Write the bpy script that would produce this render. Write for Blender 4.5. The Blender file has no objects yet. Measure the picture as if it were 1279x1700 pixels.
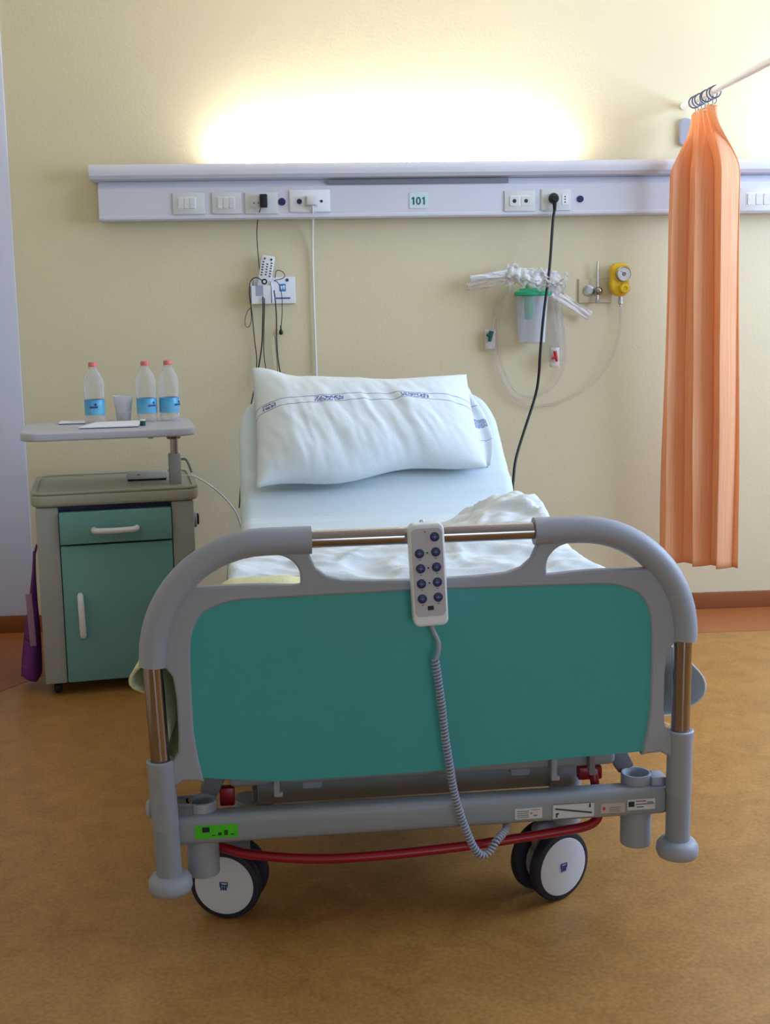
import bpy, bmesh, math, random
from mathutils import Vector, Matrix, noise
random.seed(7)
PI = math.pi
S = bpy.context.scene
COL = S.collection

# ------------------------------------------------------------------ camera
FPX = 2000.0                                  # focal length in pixels of the 1279x1700 frame
cam = bpy.data.cameras.new('camera'); co = bpy.data.objects.new('camera', cam); COL.objects.link(co)
cam.sensor_fit = 'VERTICAL'; cam.sensor_height = 36.0; cam.sensor_width = 36.0
cam.lens = FPX * 36.0 / 1700.0
cam.shift_y = -50.0 / 1700.0
cam.clip_start = 0.02; cam.clip_end = 100
TH, RO, YW = math.radians(8.5), math.radians(1.0), math.radians(3.8)
fw = Vector((math.sin(YW)*math.cos(TH), math.cos(YW)*math.cos(TH), -math.sin(TH)))
r0 = Vector((math.cos(YW), -math.sin(YW), 0)); u0 = r0.cross(fw)
rr = r0*math.cos(RO) - u0*math.sin(RO); uu = r0*math.sin(RO) + u0*math.cos(RO)
m = Matrix((rr, uu, -fw)).transposed().to_4x4(); m.translation = Vector((0, -4.65, 1.25))
co.matrix_world = m
S.camera = co

# ------------------------------------------------------------------ world, lights, exposure
w = bpy.data.worlds.new('world'); S.world = w; w.use_nodes = True
w.node_tree.nodes['Background'].inputs[0].default_value = (0.62, 0.75, 1.0, 1)
w.node_tree.nodes['Background'].inputs[1].default_value = 0.6
S.view_settings.view_transform = 'Standard'; S.view_settings.look = 'None'
S.view_settings.gamma = 1.0; S.view_settings.use_curve_mapping = False
S.view_settings.exposure = 0.40

def area(name, loc, aim, sx, sy, power, col, spread=180):
    l = bpy.data.lights.new(name, 'AREA'); l.shape = 'RECTANGLE'; l.size = sx; l.size_y = sy
    l.energy = power; l.color = col; l.spread = math.radians(spread)
    o = bpy.data.objects.new(name, l); COL.objects.link(o)
    o.location = loc
    o.rotation_euler = (Vector(aim)-Vector(loc)).to_track_quat('-Z', 'Y').to_euler()
    return o
# daylight of the window in the right wall
area('window_daylight', (3.12, -1.8, 1.82), (0.0, -1.9, 1.2), 2.5, 1.2, 88, (0.53, 0.72, 1.0))
# added fill lamp behind the camera for the footboard front, no opening there
area('rear_fill', (1.3, -7.8, 0.85), (0.3, -1.0, 0.75), 1.4, 1.4, 27, (0.62, 0.82, 1.0))

# ------------------------------------------------------------------ helpers
def srgb(r, g, b):
    f = lambda c: (c/255/12.92) if c/255 <= 0.04045 else ((c/255+0.055)/1.055)**2.4
    return (f(r), f(g), f(b), 1)

def mat(name, rgb, rough=0.5, metal=0.0, var=0.05, scale=12.0, bump=0.0, bscale=120.0, spec=0.5, trans=0.0, ior=1.45, alpha=1.0, emit=0.0):
    mt = bpy.data.materials.new(name); mt.use_nodes = True
    nt = mt.node_tree; b = nt.nodes['Principled BSDF']
    c = srgb(*rgb)
    b.inputs['Roughness'].default_value = rough; b.inputs['Metallic'].default_value = metal
    b.inputs['Specular IOR Level'].default_value = spec
    b.inputs['Transmission Weight'].default_value = trans; b.inputs['IOR'].default_value = ior
    b.inputs['Alpha'].default_value = alpha
    tc = nt.nodes.new('ShaderNodeTexCoord')
    nz = nt.nodes.new('ShaderNodeTexNoise'); nz.inputs['Scale'].default_value = scale; nz.inputs['Detail'].default_value = 4
    nt.links.new(tc.outputs['Object'], nz.inputs['Vector'])
    mx = nt.nodes.new('ShaderNodeMix'); mx.data_type = 'RGBA'
    mx.inputs['A'].default_value = tuple(x*(1-var) for x in c[:3])+(1,)
    mx.inputs['B'].default_value = tuple(min(1, x*(1+var)) for x in c[:3])+(1,)
    nt.links.new(nz.outputs['Fac'], mx.inputs['Factor'])
    nt.links.new(mx.outputs['Result'], b.inputs['Base Color'])
    if bump:
        n2 = nt.nodes.new('ShaderNodeTexNoise'); n2.inputs['Scale'].default_value = bscale; n2.inputs['Detail'].default_value = 3
        nt.links.new(tc.outputs['Object'], n2.inputs['Vector'])
        bp = nt.nodes.new('ShaderNodeBump'); bp.inputs['Strength'].default_value = bump; bp.inputs['Distance'].default_value = 0.004
        nt.links.new(n2.outputs['Fac'], bp.inputs['Height']); nt.links.new(bp.outputs['Normal'], b.inputs['Normal'])
    if emit:
        b.inputs['Emission Color'].default_value = c; b.inputs['Emission Strength'].default_value = emit
    return mt

M = {}
M['wall'] = mat('cream_wall_paint', (218, 205, 173), 0.75, var=0.03, scale=3, bump=0.15, bscale=90)
M['lit_strip'] = mat('painted_wall_daylight', (206, 206, 222), 0.7, var=0.02, scale=3)  # cool pale tone of window light on the wall, put into the colour
M['ceiling'] = mat('white_ceiling_paint', (236, 234, 228), 0.9, var=0.02)
M['skirt'] = mat('brown_skirting_lino', (142, 80, 44), 0.4, var=0.12, scale=9)
M['border'] = mat('red_brown_border_lino', (164, 96, 50), 0.4, var=0.12, scale=14)
M['white_plastic'] = mat('white_plastic', (226, 226, 232), 0.4, var=0.02)
M['unit'] = mat('white_lacquered_aluminium', (204, 204, 216), 0.42, var=0.02)
M['beige'] = mat('beige_plastic', (206, 194, 164), 0.5)
M['unit_dark'] = mat('grey_slot', (120, 120, 130), 0.6)
M['ivory'] = mat('ivory_plastic', (206, 206, 206), 0.45, var=0.02)
M['grey_plastic'] = mat('grey_bed_plastic', (154, 156, 168), 0.48, var=0.03, bump=0.08, bscale=400)
M['grey_paint'] = mat('grey_painted_steel', (142, 146, 154), 0.42, var=0.03)
M['grey_dark'] = mat('dark_grey_steel', (124, 120, 128), 0.5, var=0.06)
M['teal'] = mat('teal_laminate', (62, 158, 158), 0.45, var=0.03, scale=60, bump=0.05, bscale=500)
M['cab_teal'] = mat('pale_teal_laminate', (112, 164, 164), 0.5, var=0.03, scale=40)
M['cab_grey'] = mat('cabinet_grey_laminate', (162, 162, 160), 0.5, var=0.03)
M['cab_top'] = mat('cabinet_top_moulding', (168, 166, 150), 0.4, var=0.03)
M['tray'] = mat('tray_grey_laminate', (186, 184, 194), 0.4, var=0.03)
M['chrome'] = mat('polished_steel', (158, 148, 146), 0.14, metal=1.0, var=0.02)
M['steel'] = mat('brushed_steel', (190, 190, 190), 0.3, metal=1.0, var=0.03)
M['rubber'] = mat('dark_rubber', (34, 32, 44), 0.6)
M['black'] = mat('black_plastic', (18, 18, 24), 0.45)
M['navy'] = mat('navy_plastic', (36, 30, 88), 0.4)
M['wheel'] = mat('wheel_cover_plastic', (206, 206, 216), 0.4, var=0.02)
M['red'] = mat('red_painted_steel', (150, 16, 34), 0.35, var=0.05)
M['sheet'] = mat('white_bed_linen', (218, 224, 228), 0.9, var=0.02, bump=0.25, bscale=260, spec=0.2)
M['fitted'] = mat('bluish_white_linen', (208, 220, 228), 0.9, var=0.02, bump=0.25, bscale=260, spec=0.2)
M['blanket'] = mat('cream_yellow_blanket', (222, 218, 172), 0.95, var=0.05, bump=0.4, bscale=180, spec=0.1)
M['paper'] = mat('white_paper', (236, 236, 240), 0.8, var=0.01)
M['navy_card'] = mat('navy_cover', (44, 48, 96), 0.6)
M['purple'] = mat('purple_cloth', (112, 44, 122), 0.9, var=0.1, scale=30)
M['mauve'] = mat('mauve_cloth', (158, 122, 150), 0.9, var=0.08, scale=30)
M['yellow'] = mat('yellow_plastic', (226, 182, 20), 0.35, var=0.04)
M['gaugeface'] = mat('gauge_face', (214, 214, 214), 0.4)
M['green_lid'] = mat('green_lid_plastic', (40, 178, 132), 0.35, var=0.03)
M['dark_green'] = mat('dark_green_plastic', (8, 84, 76), 0.4)
M['red_plastic'] = mat('red_plastic', (196, 36, 52), 0.4)
M['cap'] = mat('pink_red_cap', (212, 116, 116), 0.4)
M['lime'] = mat('lime_green_sticker', (70, 190, 20), 0.5, var=0.12, scale=60)
M['sticker'] = mat('off_white_sticker', (206, 202, 206), 0.5, var=0.06, scale=80)
M['sticker_tan'] = mat('tan_sticker', (188, 172, 164), 0.5, var=0.08, scale=80)
M['ink'] = mat('dark_ink', (30, 34, 40), 0.6)
M['green_ink'] = mat('dark_green_ink', (30, 62, 40), 0.6)
M['sign'] = mat('mint_sign', (196, 216, 220), 0.4)
M['sign_ink'] = mat('teal_sign_ink', (0, 84, 84), 0.5)
M['blue_icon'] = mat('blue_icon', (34, 128, 200), 0.5)
M['blue_ink'] = mat('blue_ink', (54, 66, 130), 0.6)
M['bluebtn'] = mat('pale_indicator', (168, 60, 50), 0.5)
M['cable_grey'] = mat('grey_cable', (158, 160, 180), 0.4)
M['cable_white'] = mat('white_cable', (226, 222, 220), 0.5)
M['ringm'] = mat('blue_grey_ring', (92, 98, 120), 0.35, metal=0.3)
M['rodm'] = mat('white_rod_enamel', (240, 236, 240), 0.3)

def clear(name, rgb, alpha, rough=0.1, tint_rough=0.15):
    """thin clear plastic: mostly see-through with a glossy coat"""
    mt = bpy.data.materials.new(name); mt.use_nodes = True; nt = mt.node_tree
    for n in list(nt.nodes): nt.nodes.remove(n)
    out = nt.nodes.new('ShaderNodeOutputMaterial')
    tr = nt.nodes.new('ShaderNodeBsdfTransparent'); tr.inputs[0].default_value = (0.97, 0.97, 0.98, 1)
    pb = nt.nodes.new('ShaderNodeBsdfPrincipled'); pb.inputs['Base Color'].default_value = srgb(*rgb); pb.inputs['Roughness'].default_value = rough
    lw = nt.nodes.new('ShaderNodeLayerWeight'); lw.inputs['Blend'].default_value = 0.35
    ma = nt.nodes.new('ShaderNodeMath'); ma.operation = 'MULTIPLY_ADD'; ma.inputs[1].default_value = 0.55; ma.inputs[2].default_value = alpha; ma.use_clamp = True
    nt.links.new(lw.outputs['Facing'], ma.inputs[0])
    mx = nt.nodes.new('ShaderNodeMixShader')
    nt.links.new(ma.outputs[0], mx.inputs[0]); nt.links.new(tr.outputs[0], mx.inputs[1]); nt.links.new(pb.outputs[0], mx.inputs[2])
    nt.links.new(mx.outputs[0], out.inputs['Surface'])
    return mt
M['clear'] = clear('clear_bottle_plastic', (226, 228, 236), 0.10)
M['jar'] = clear('clear_jar_plastic', (222, 226, 238), 0.22, 0.08)
M['cup'] = clear('frosted_cup_plastic', (226, 226, 230), 0.34, 0.3)
M['film'] = clear('clear_wrapper_film', (226, 222, 220), 0.10, 0.2)
M['film_white'] = clear('milky_wrapper_film', (236, 228, 226), 0.5, 0.4)
M['film2'] = clear('cloudy_wrapper_film', (230, 226, 226), 0.26, 0.25)
M['tube_clear'] = clear('clear_tubing', (216, 208, 206), 0.12, 0.15)

def floor_material():
    mt = bpy.data.materials.new('ochre_marbled_lino'); mt.use_nodes = True; nt = mt.node_tree; b = nt.nodes['Principled BSDF']
    tc = nt.nodes.new('ShaderNodeTexCoord')
    n1 = nt.nodes.new('ShaderNodeTexNoise'); n1.inputs['Scale'].default_value = 9; n1.inputs['Detail'].default_value = 8; n1.inputs['Distortion'].default_value = 1.2
    n2 = nt.nodes.new('ShaderNodeTexNoise'); n2.inputs['Scale'].default_value = 105; n2.inputs['Detail'].default_value = 4
    ad = nt.nodes.new('ShaderNodeMix'); ad.data_type = 'FLOAT'; ad.inputs['Factor'].default_value = 0.55
    cr = nt.nodes.new('ShaderNodeValToRGB')
    cr.color_ramp.elements[0].position = 0.32; cr.color_ramp.elements[0].color = srgb(146, 98, 46)
    cr.color_ramp.elements[1].position = 0.68; cr.color_ramp.elements[1].color = srgb(186, 136, 72)
    for n in (n1, n2): nt.links.new(tc.outputs['Object'], n.inputs['Vector'])
    nt.links.new(n1.outputs['Fac'], ad.inputs['A']); nt.links.new(n2.outputs['Fac'], ad.inputs['B'])
    nt.links.new(ad.outputs['Result'], cr.inputs['Fac']); nt.links.new(cr.outputs['Color'], b.inputs['Base Color'])
    b.inputs['Roughness'].default_value = 0.42
    n3 = nt.nodes.new('ShaderNodeTexNoise'); n3.inputs['Scale'].default_value = 26; n3.inputs['Detail'].default_value = 2
    nt.links.new(tc.outputs['Object'], n3.inputs['Vector'])
    bp = nt.nodes.new('ShaderNodeBump'); bp.inputs['Strength'].default_value = 0.12; bp.inputs['Distance'].default_value = 0.004
    nt.links.new(n3.outputs['Fac'], bp.inputs['Height']); nt.links.new(bp.outputs['Normal'], b.inputs['Normal'])
    return mt
M['floor'] = floor_material()

def curtain_material():
    mt = bpy.data.materials.new('orange_curtain_cloth'); mt.use_nodes = True; nt = mt.node_tree; b = nt.nodes['Principled BSDF']
    tc = nt.nodes.new('ShaderNodeTexCoord'); uvm = nt.nodes.new('ShaderNodeMapping'); uvm.inputs['Scale'].default_value = (60, 2.0, 1)
    n1 = nt.nodes.new('ShaderNodeTexNoise'); n1.inputs['Scale'].default_value = 3; n1.inputs['Detail'].default_value = 5
    nt.links.new(tc.outputs['UV'], uvm.inputs['Vector']); nt.links.new(uvm.outputs['Vector'], n1.inputs['Vector'])
    cr = nt.nodes.new('ShaderNodeValToRGB')
    cr.color_ramp.elements[0].position = 0.3; cr.color_ramp.elements[0].color = srgb(248, 184, 132)
    cr.color_ramp.elements[1].position = 0.7; cr.color_ramp.elements[1].color = srgb(252, 212, 172)
    nt.links.new(n1.outputs['Fac'], cr.inputs['Fac']); nt.links.new(cr.outputs['Color'], b.inputs['Base Color'])
    b.inputs['Roughness'].default_value = 0.7; b.inputs['Sheen Weight'].default_value = 0.3
    tl = nt.nodes.new('ShaderNodeBsdfTranslucent'); nt.links.new(cr.outputs['Color'], tl.inputs['Color'])
    mx = nt.nodes.new('ShaderNodeMixShader'); mx.inputs[0].default_value = 0.42
    nt.links.new(b.outputs[0], mx.inputs[1]); nt.links.new(tl.outputs[0], mx.inputs[2])
    nt.links.new(mx.outputs[0], nt.nodes['Material Output'].inputs['Surface'])
    return mt
M['curtain'] = curtain_material()

def printed_linen(name, base, lines, patches, patch_v):
    """linen with two printed thread lines (v positions) and small block marks between them (u ranges)"""
    mt = bpy.data.materials.new(name); mt.use_nodes = True; nt = mt.node_tree; b = nt.nodes['Principled BSDF']
    L = nt.links; N = nt.nodes.new
    tc = N('ShaderNodeTexCoord'); sp = N('ShaderNodeSeparateXYZ'); L.new(tc.outputs['UV'], sp.inputs[0])
    def band(sock, c, hw):
        s = N('ShaderNodeMath'); s.operation = 'COMPARE'; L.new(sock, s.inputs[0]); s.inputs[1].default_value = c; s.inputs[2].default_value = hw
        return s.outputs[0]
    def op(o, a, b_):
        s = N('ShaderNodeMath'); s.operation = o; s.use_clamp = True
        for i, x in enumerate((a, b_)):
            if isinstance(x, float): s.inputs[i].default_value = x
            else: L.new(x, s.inputs[i])
        return s.outputs[0]
    wob = N('ShaderNodeTexNoise'); wob.inputs['Scale'].default_value = 5; L.new(tc.outputs['UV'], wob.inputs['Vector'])
    va = N('ShaderNodeMath'); va.operation = 'MULTIPLY_ADD'; L.new(wob.outputs['Fac'], va.inputs[0]); va.inputs[1].default_value = 0.03; L.new(sp.outputs['Y'], va.inputs[2])
    v = va.outputs[0]
    m_ = None
    for c in lines:
        q = op('MULTIPLY', band(v, c+0.015, 0.0045), 0.6)
        m_ = q if m_ is None else op('ADD', m_, q)
    mp = N('ShaderNodeMapping'); mp.inputs['Scale'].default_value = (130, 60, 1); L.new(tc.outputs['UV'], mp.inputs['Vector'])
    vo = N('ShaderNodeTexNoise'); vo.inputs['Scale'].default_value = 1.0; L.new(mp.outputs['Vector'], vo.inputs['Vector'])
    th = N('ShaderNodeMath'); th.operation = 'GREATER_THAN'; L.new(vo.outputs['Fac'], th.inputs[0]); th.inputs[1].default_value = 0.47
    for (c, hw, hv) in patches:
        q = op('MULTIPLY', op('MULTIPLY', band(sp.outputs['X'], c, hw), band(v, patch_v+0.015, hv)), th.outputs[0])
        m_ = op('ADD', m_, op('MULTIPLY', q, 0.85))
    mx = N('ShaderNodeMix'); mx.data_type = 'RGBA'; L.new(m_, mx.inputs['Factor'])
    mx.inputs['A'].default_value = srgb(*base); mx.inputs['B'].default_value = srgb(60, 76, 150)
    L.new(mx.outputs['Result'], b.inputs['Base Color'])
    b.inputs['Roughness'].default_value = 0.9; b.inputs['Specular IOR Level'].default_value = 0.2
    nz = N('ShaderNodeTexNoise'); nz.inputs['Scale'].default_value = 260; L.new(tc.outputs['Object'], nz.inputs['Vector'])
    bp = N('ShaderNodeBump'); bp.inputs['Strength'].default_value = 0.2; bp.inputs['Distance'].default_value = 0.003
    L.new(nz.outputs['Fac'], bp.inputs['Height']); L.new(bp.outputs['Normal'], b.inputs['Normal'])
    return mt

def finish(me, angle=40):
    for p in me.polygons: p.use_smooth = True
    me.set_sharp_from_angle(angle=math.radians(angle))

def tag(o, label=None, cat=None, group=None, kind=None):
    if label: o['label'] = label
    if cat: o['category'] = cat
    if group: o['group'] = group
    if kind: o['kind'] = kind
    return o

def link(name, me, material, parent=None):
    if material and not me.materials: me.materials.append(material)
    o = bpy.data.objects.new(name, me); COL.objects.link(o)
    if parent: o.parent = parent
    return o

def obj(name, bm, material, parent=None, angle=40):
    bmesh.ops.recalc_face_normals(bm, faces=bm.faces)
    me = bpy.data.meshes.new(name); bm.to_mesh(me); bm.free(); finish(me, angle)
    return link(name, me, material, parent)

def thing(name, loc, label, cat, rotz=0, group=None):
    o = bpy.data.objects.new(name, None); COL.objects.link(o); o.empty_display_size = 0.05
    o.location = loc; o.rotation_euler = (0, 0, rotz)
    return tag(o, label, cat, group)

def dup(o, parent=None, loc=None):
    c = o.copy(); COL.objects.link(c)
    if parent: c.parent = parent
    if loc is not None: c.location = loc
    return c

def box(bm, lo, hi, bev=0.0, seg=2, rot=None, pivot=None):
    lo, hi = Vector(lo), Vector(hi)
    r = bmesh.ops.create_cube(bm, size=1.0)
    vs = r['verts']; c = (lo+hi)/2; d = hi-lo
    for v in vs: v.co = Vector((v.co.x*d.x, v.co.y*d.y, v.co.z*d.z)) + c
    if bev:
        es = list({e for v in vs for e in v.link_edges})
        rb = bmesh.ops.bevel(bm, geom=es, offset=bev, segments=seg, affect='EDGES', profile=0.5)
        vs = list({v for f in rb['faces'] for v in f.verts} | {v for v in vs if v.is_valid})
    if rot is not None:
        bmesh.ops.rotate(bm, verts=vs, cent=pivot if pivot is not None else c, matrix=rot)
    return vs

def frame_of(d):
    d = Vector(d).normalized()
    a = Vector((0, 0, 1)) if abs(d.z) < 0.9 else Vector((1, 0, 0))
    x = d.cross(a).normalized(); return x, d.cross(x).normalized()

def cyl(bm, p0, p1, r, r2=None, seg=24, bev=0.0):
    """closed (optionally tapered, chamfered) cylinder between two points"""
    p0, p1 = Vector(p0), Vector(p1); r2 = r if r2 is None else r2
    d = (p1-p0); L = d.length; d.normalize(); x, y = frame_of(d)
    prof = [(0, 0), (r-bev, 0), (r, bev), (r2, L-bev), (r2-bev, L), (0, L)] if bev else [(0, 0), (r, 0), (r2, L), (0, L)]
    return revolve(bm, prof, p0, d, x, y, seg)

def revolve(bm, prof, org, d, x, y, seg=24):
    rings = []
    for (r, h) in prof:
        if r < 1e-6: rings.append([bm.verts.new(org + d*h)])
        else: rings.append([bm.verts.new(org + d*h + (x*math.cos(2*PI*i/seg) + y*math.sin(2*PI*i/seg))*r) for i in range(seg)])
    for a, b in zip(rings, rings[1:]):
        for i in range(seg):
            j = (i+1) % seg
            if len(a) == 1 and len(b) == 1: continue
            if len(a) == 1: bm.faces.new((a[0], b[j], b[i]))
            elif len(b) == 1: bm.faces.new((a[i], a[j], b[0]))
            else: bm.faces.new((a[i], a[j], b[j], b[i]))
    return rings

def lathe(bm, prof, org=(0, 0, 0), seg=28):
    return revolve(bm, prof, Vector(org), Vector((0, 0, 1)), Vector((1, 0, 0)), Vector((0, 1, 0)), seg)

def catmull(pts, n=6):
    pts = [Vector(p) for p in pts]; out = []
    P = [pts[0]*2-pts[1]] + pts + [pts[-1]*2-pts[-2]]
    for i in range(1, len(P)-2):
        a, b, c, d = P[i-1:i+3]
        for k in range(n):
            t = k/n
            out.append(0.5*((2*b) + (c-a)*t + (2*a-5*b+4*c-d)*t*t + (3*b-a-3*c+d)*t**3))
    out.append(pts[-1]); return out

def tube(bm, pts, r, seg=8, caps=True):
    pts = [Vector(p) for p in pts]; n = len(pts); rings = []
    t = (pts[1]-pts[0]).normalized(); x, y = frame_of(t)
    for i, p in enumerate(pts):
        nt = (pts[min(i+1, n-1)] - pts[max(i-1, 0)]).normalized()
        q = t.rotation_difference(nt); x = q @ x; y = q @ y; t = nt
        rad = r(i/(n-1)) if callable(r) else r
        rings.append([bm.verts.new(p + (x*math.cos(2*PI*k/seg)+y*math.sin(2*PI*k/seg))*rad) for k in range(seg)])
    for a, b in zip(rings, rings[1:]):
        for k in range(seg): bm.faces.new((a[k], a[(k+1) % seg], b[(k+1) % seg], b[k]))
    if caps: bm.faces.new(rings[0][::-1]); bm.faces.new(rings[-1])

def cord(name, pts, r, material, parent=None, n=6, seg=8):
    bm = bmesh.new(); tube(bm, catmull(pts, n), r, seg); return obj(name, bm, material, parent, 80)

def outline_mesh(name, loops, half, bev, res=2):
    """solid plate from closed outlines in its own x-y plane (later loops are holes), half = half thickness"""
    cu = bpy.data.curves.new(name, 'CURVE'); cu.dimensions = '2D'; cu.fill_mode = 'BOTH'
    cu.extrude = half-bev; cu.bevel_depth = bev; cu.bevel_resolution = res; cu.offset = -bev
    for lp in loops:
        s = cu.splines.new('POLY'); s.points.add(len(lp)-1)
        for p, (a, b) in zip(s.points, lp): p.co = (a, b, 0, 1)
        s.use_cyclic_u = True
    o = bpy.data.objects.new(name, cu); COL.objects.link(o)
    dg = bpy.context.evaluated_depsgraph_get(); dg.update()
    me = bpy.data.meshes.new_from_object(o.evaluated_get(dg))
    COL.objects.unlink(o); bpy.data.objects.remove(o); bpy.data.curves.remove(cu)
    return me

def upright(me, y=0.0):
    """turn a plate drawn in x-y into one standing in x-z, centred on depth y"""
    me.transform(Matrix(((1, 0, 0, 0), (0, 0, -1, y), (0, 1, 0, 0), (0, 0, 0, 1)))); finish(me, 35); return me

def text(name, body, size, material, parent, loc, rot=(PI/2, 0, 0), depth=0.0005, bold=0.0, sx=1.0):
    cu = bpy.data.curves.new(name, 'FONT'); cu.body = body; cu.size = size; cu.align_x = 'CENTER'; cu.align_y = 'CENTER'
    cu.extrude = depth; cu.offset = bold; cu.resolution_u = 3
    o = bpy.data.objects.new(name, cu); COL.objects.link(o)
    dg = bpy.context.evaluated_depsgraph_get(); dg.update()
    me = bpy.data.meshes.new_from_object(o.evaluated_get(dg)); me.materials.clear()
    COL.objects.unlink(o); bpy.data.objects.remove(o); bpy.data.curves.remove(cu)
    me.transform(Matrix.Diagonal((sx, 1, 1, 1)))
    o = link(name, me, material, parent); o.location = loc; o.rotation_euler = rot
    return o

def spline2(pts, n=5, closed=True):
    """smooth 2-D outline through the points"""
    out = []; N_ = len(pts)
    for i in range(N_ if closed else N_-1):
        a, b, c, d = (Vector(pts[(i+k-1) % N_]) for k in range(4))
        for k in range(n):
            t = k/n
            q = 0.5*((2*b)+(c-a)*t+(2*a-5*b+4*c-d)*t*t+(3*b-a-3*c+d)*t**3); out.append((q.x, q.y))
    return out

def rrect(x0, y0, x1, y1, r, n=5):
    out = []
    for cx, cy, a0 in ((x1-r, y1-r, 0), (x0+r, y1-r, PI/2), (x0+r, y0+r, PI), (x1-r, y0+r, 1.5*PI)):
        for k in range(n+1):
            a = a0+PI/2*k/n; out.append((cx+r*math.cos(a), cy+r*math.sin(a)))
    return out

def grid(name, nu, nv, fn, material, parent=None, thick=0.0, uv=True):
    bm = bmesh.new(); vs = [[bm.verts.new(fn(i/(nu-1), j/(nv-1))) for i in range(nu)] for j in range(nv)]
    lay = bm.loops.layers.uv.new('uv')
    for j in range(nv-1):
        for i in range(nu-1):
            f = bm.faces.new((vs[j][i], vs[j][i+1], vs[j+1][i+1], vs[j+1][i]))
            for lp, (a, b) in zip(f.loops, ((i, j), (i+1, j), (i+1, j+1), (i, j+1))): lp[lay].uv = (a/(nu-1), b/(nv-1))
    me = bpy.data.meshes.new(name); bm.to_mesh(me); bm.free(); finish(me, 180)
    o = link(name, me, material, parent)
    if thick:
        md = o.modifiers.new('thickness', 'SOLIDIFY'); md.thickness = thick; md.offset = 0
    return o

def fbm(x, y, z=0.0, sc=1.0, oct=3):
    return noise.fractal(Vector((x*sc, y*sc, z)), 0.9, 2.0, oct)

def ss(a, b, x):
    t = max(0, min(1, (x-a)/(b-a))); return t*t*(3-2*t)

# ------------------------------------------------------------------ the room
X0, X1, Y0, Y1, ZC = -1.50, 3.20, -8.0, 0.0, 2.75
def struct(name, bm, material, label=None): return tag(obj(name, bm, material), label, kind='structure')
bm = bmesh.new(); box(bm, (X0-.1, Y0-.1, -.1), (X1+.1, Y1+.1, 0)); struct('floor', bm, M['floor'], 'ochre marbled linoleum floor')
bm = bmesh.new(); box(bm, (X0-.1, Y0-.1, ZC), (X1+.1, Y1+.1, ZC+.1)); struct('ceiling', bm, M['ceiling'])
bm = bmesh.new(); box(bm, (X0-.1, 0, 0), (X1+.1, .1, ZC)); struct('wall_back', bm, M['wall'], 'cream painted wall behind the bed')
bm = bmesh.new(); box(bm, (X0-.1, Y0, 0), (X0, 0, ZC)); struct('wall_left', bm, M['wall'])
bm = bmesh.new()
box(bm, (X1, Y0, 0), (X1+.1, 0, 1.2)); box(bm, (X1, Y0, 2.45), (X1+.1, 0, ZC))
box(bm, (X1, Y0, 1.2), (X1+.1, -3.1, 2.45)); box(bm, (X1, -.5, 1.2), (X1+.1, 0, 2.45))
struct('wall_right', bm, M['wall'])
bm = bmesh.new(); box(bm, (X0-.1, Y0-.1, 0), (X1+.1, Y0, ZC)); struct('wall_front', bm, M['wall'])
win = bpy.data.objects.new('window_1', None); COL.objects.link(win); tag(win, kind='structure')
bm = bmesh.new()
for y in (-3.1, -2.0, -.56): box(bm, (X1+.02, y, 1.2), (X1+.08, y+.06, 2.45), .004)
for z in (1.2, 2.39): box(bm, (X1+.02, -3.1, z), (X1+.08, -.5, z+.06), .004)
obj('window_frame', bm, M['white_plastic'], win)
bm = bmesh.new(); box(bm, (X0, -.012, 0), (X1, 0, .068), .003); struct('baseboard_back', bm, M['skirt'], 'dark brown skirting along the back wall')
# red-brown border strip of the floor, with its diagonal inner corner on the left
def plate(name, pts, z0, z1, material):
    bm = bmesh.new()
    a = [bm.verts.new((x, y, z0)) for x, y in pts]; b = [bm.verts.new((x, y, z1)) for x, y in pts]
    bm.faces.new(a[::-1]); bm.faces.new(b)
    for i in range(len(pts)):
        j = (i+1) % len(pts); bm.faces.new((a[i], a[j], b[j], b[i]))
    return struct(name, bm, material)
plate('trim_1', [(X0, -.012), (X0, -1.35), (-1.13, -.89), (-.93, -.60), (-.70, -.35), (X1, -.35), (X1, -.012)], 0, .0012, M['border'])
bm = bmesh.new(); box(bm, (X0, -.008, .068), (-1.062, 0, ZC), .003); struct('wall_light_strip', bm, M['lit_strip'], 'window light on the left end of the wall, painted in as a pale grey strip')  # thin strip stands in for bluish daylight falling on the wall

# ------------------------------------------------------------------ bed head unit on the wall
hu = thing('bed_head_unit', (0, 0, 1.56), 'long white wall unit with sockets, switches and the 101 sign', 'wall unit')
HZ = 1.56
UX0, UX1 = -.729, 3.0
def extrude_x(bm, prof, x0, x1):
    a = [bm.verts.new((x0, y, z)) for y, z in prof]; b = [bm.verts.new((x1, y, z)) for y, z in prof]
    bm.faces.new(a); bm.faces.new(b[::-1])
    for i in range(len(prof)):
        j = (i+1) % len(prof); bm.faces.new((a[i], b[i], b[j], a[j]))
bm = bmesh.new(); extrude_x(bm, [(-.001, 0), (-.076, 0), (-.082, .006), (-.082, .014), (-.08, .018), (-.08, .116), (-.06, .142), (-.001, .142)], UX0, UX1)
obj('face_panel', bm, M['unit'], hu, 25)
bm = bmesh.new(); extrude_x(bm, [(-.001, .143), (-.075, .143), (-.098, .148), (-.108, .160), (-.110, .176), (-.106, .190), (-.097, .199), (-.086, .201), (-.080, .196), (-.080, .165), (-.012, .165), (-.001, .165)], UX0-.026, UX1)
obj('top_lip', bm, M['unit'], hu, 30)
bm = bmesh.new(); box(bm, (UX0-.026, -.082, .166), (UX0-.020, -.001, .196)); obj('end_cap', bm, M['unit'], hu)
bm = bmesh.new(); box(bm, (.111, -.0815, .122), (.785, -.060, .138)); obj('vent_slot', bm, M['unit_dark'], hu)
M['lamp'] = mat('fluorescent_tube', (255, 244, 214), 0.5, emit=4.0)
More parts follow.
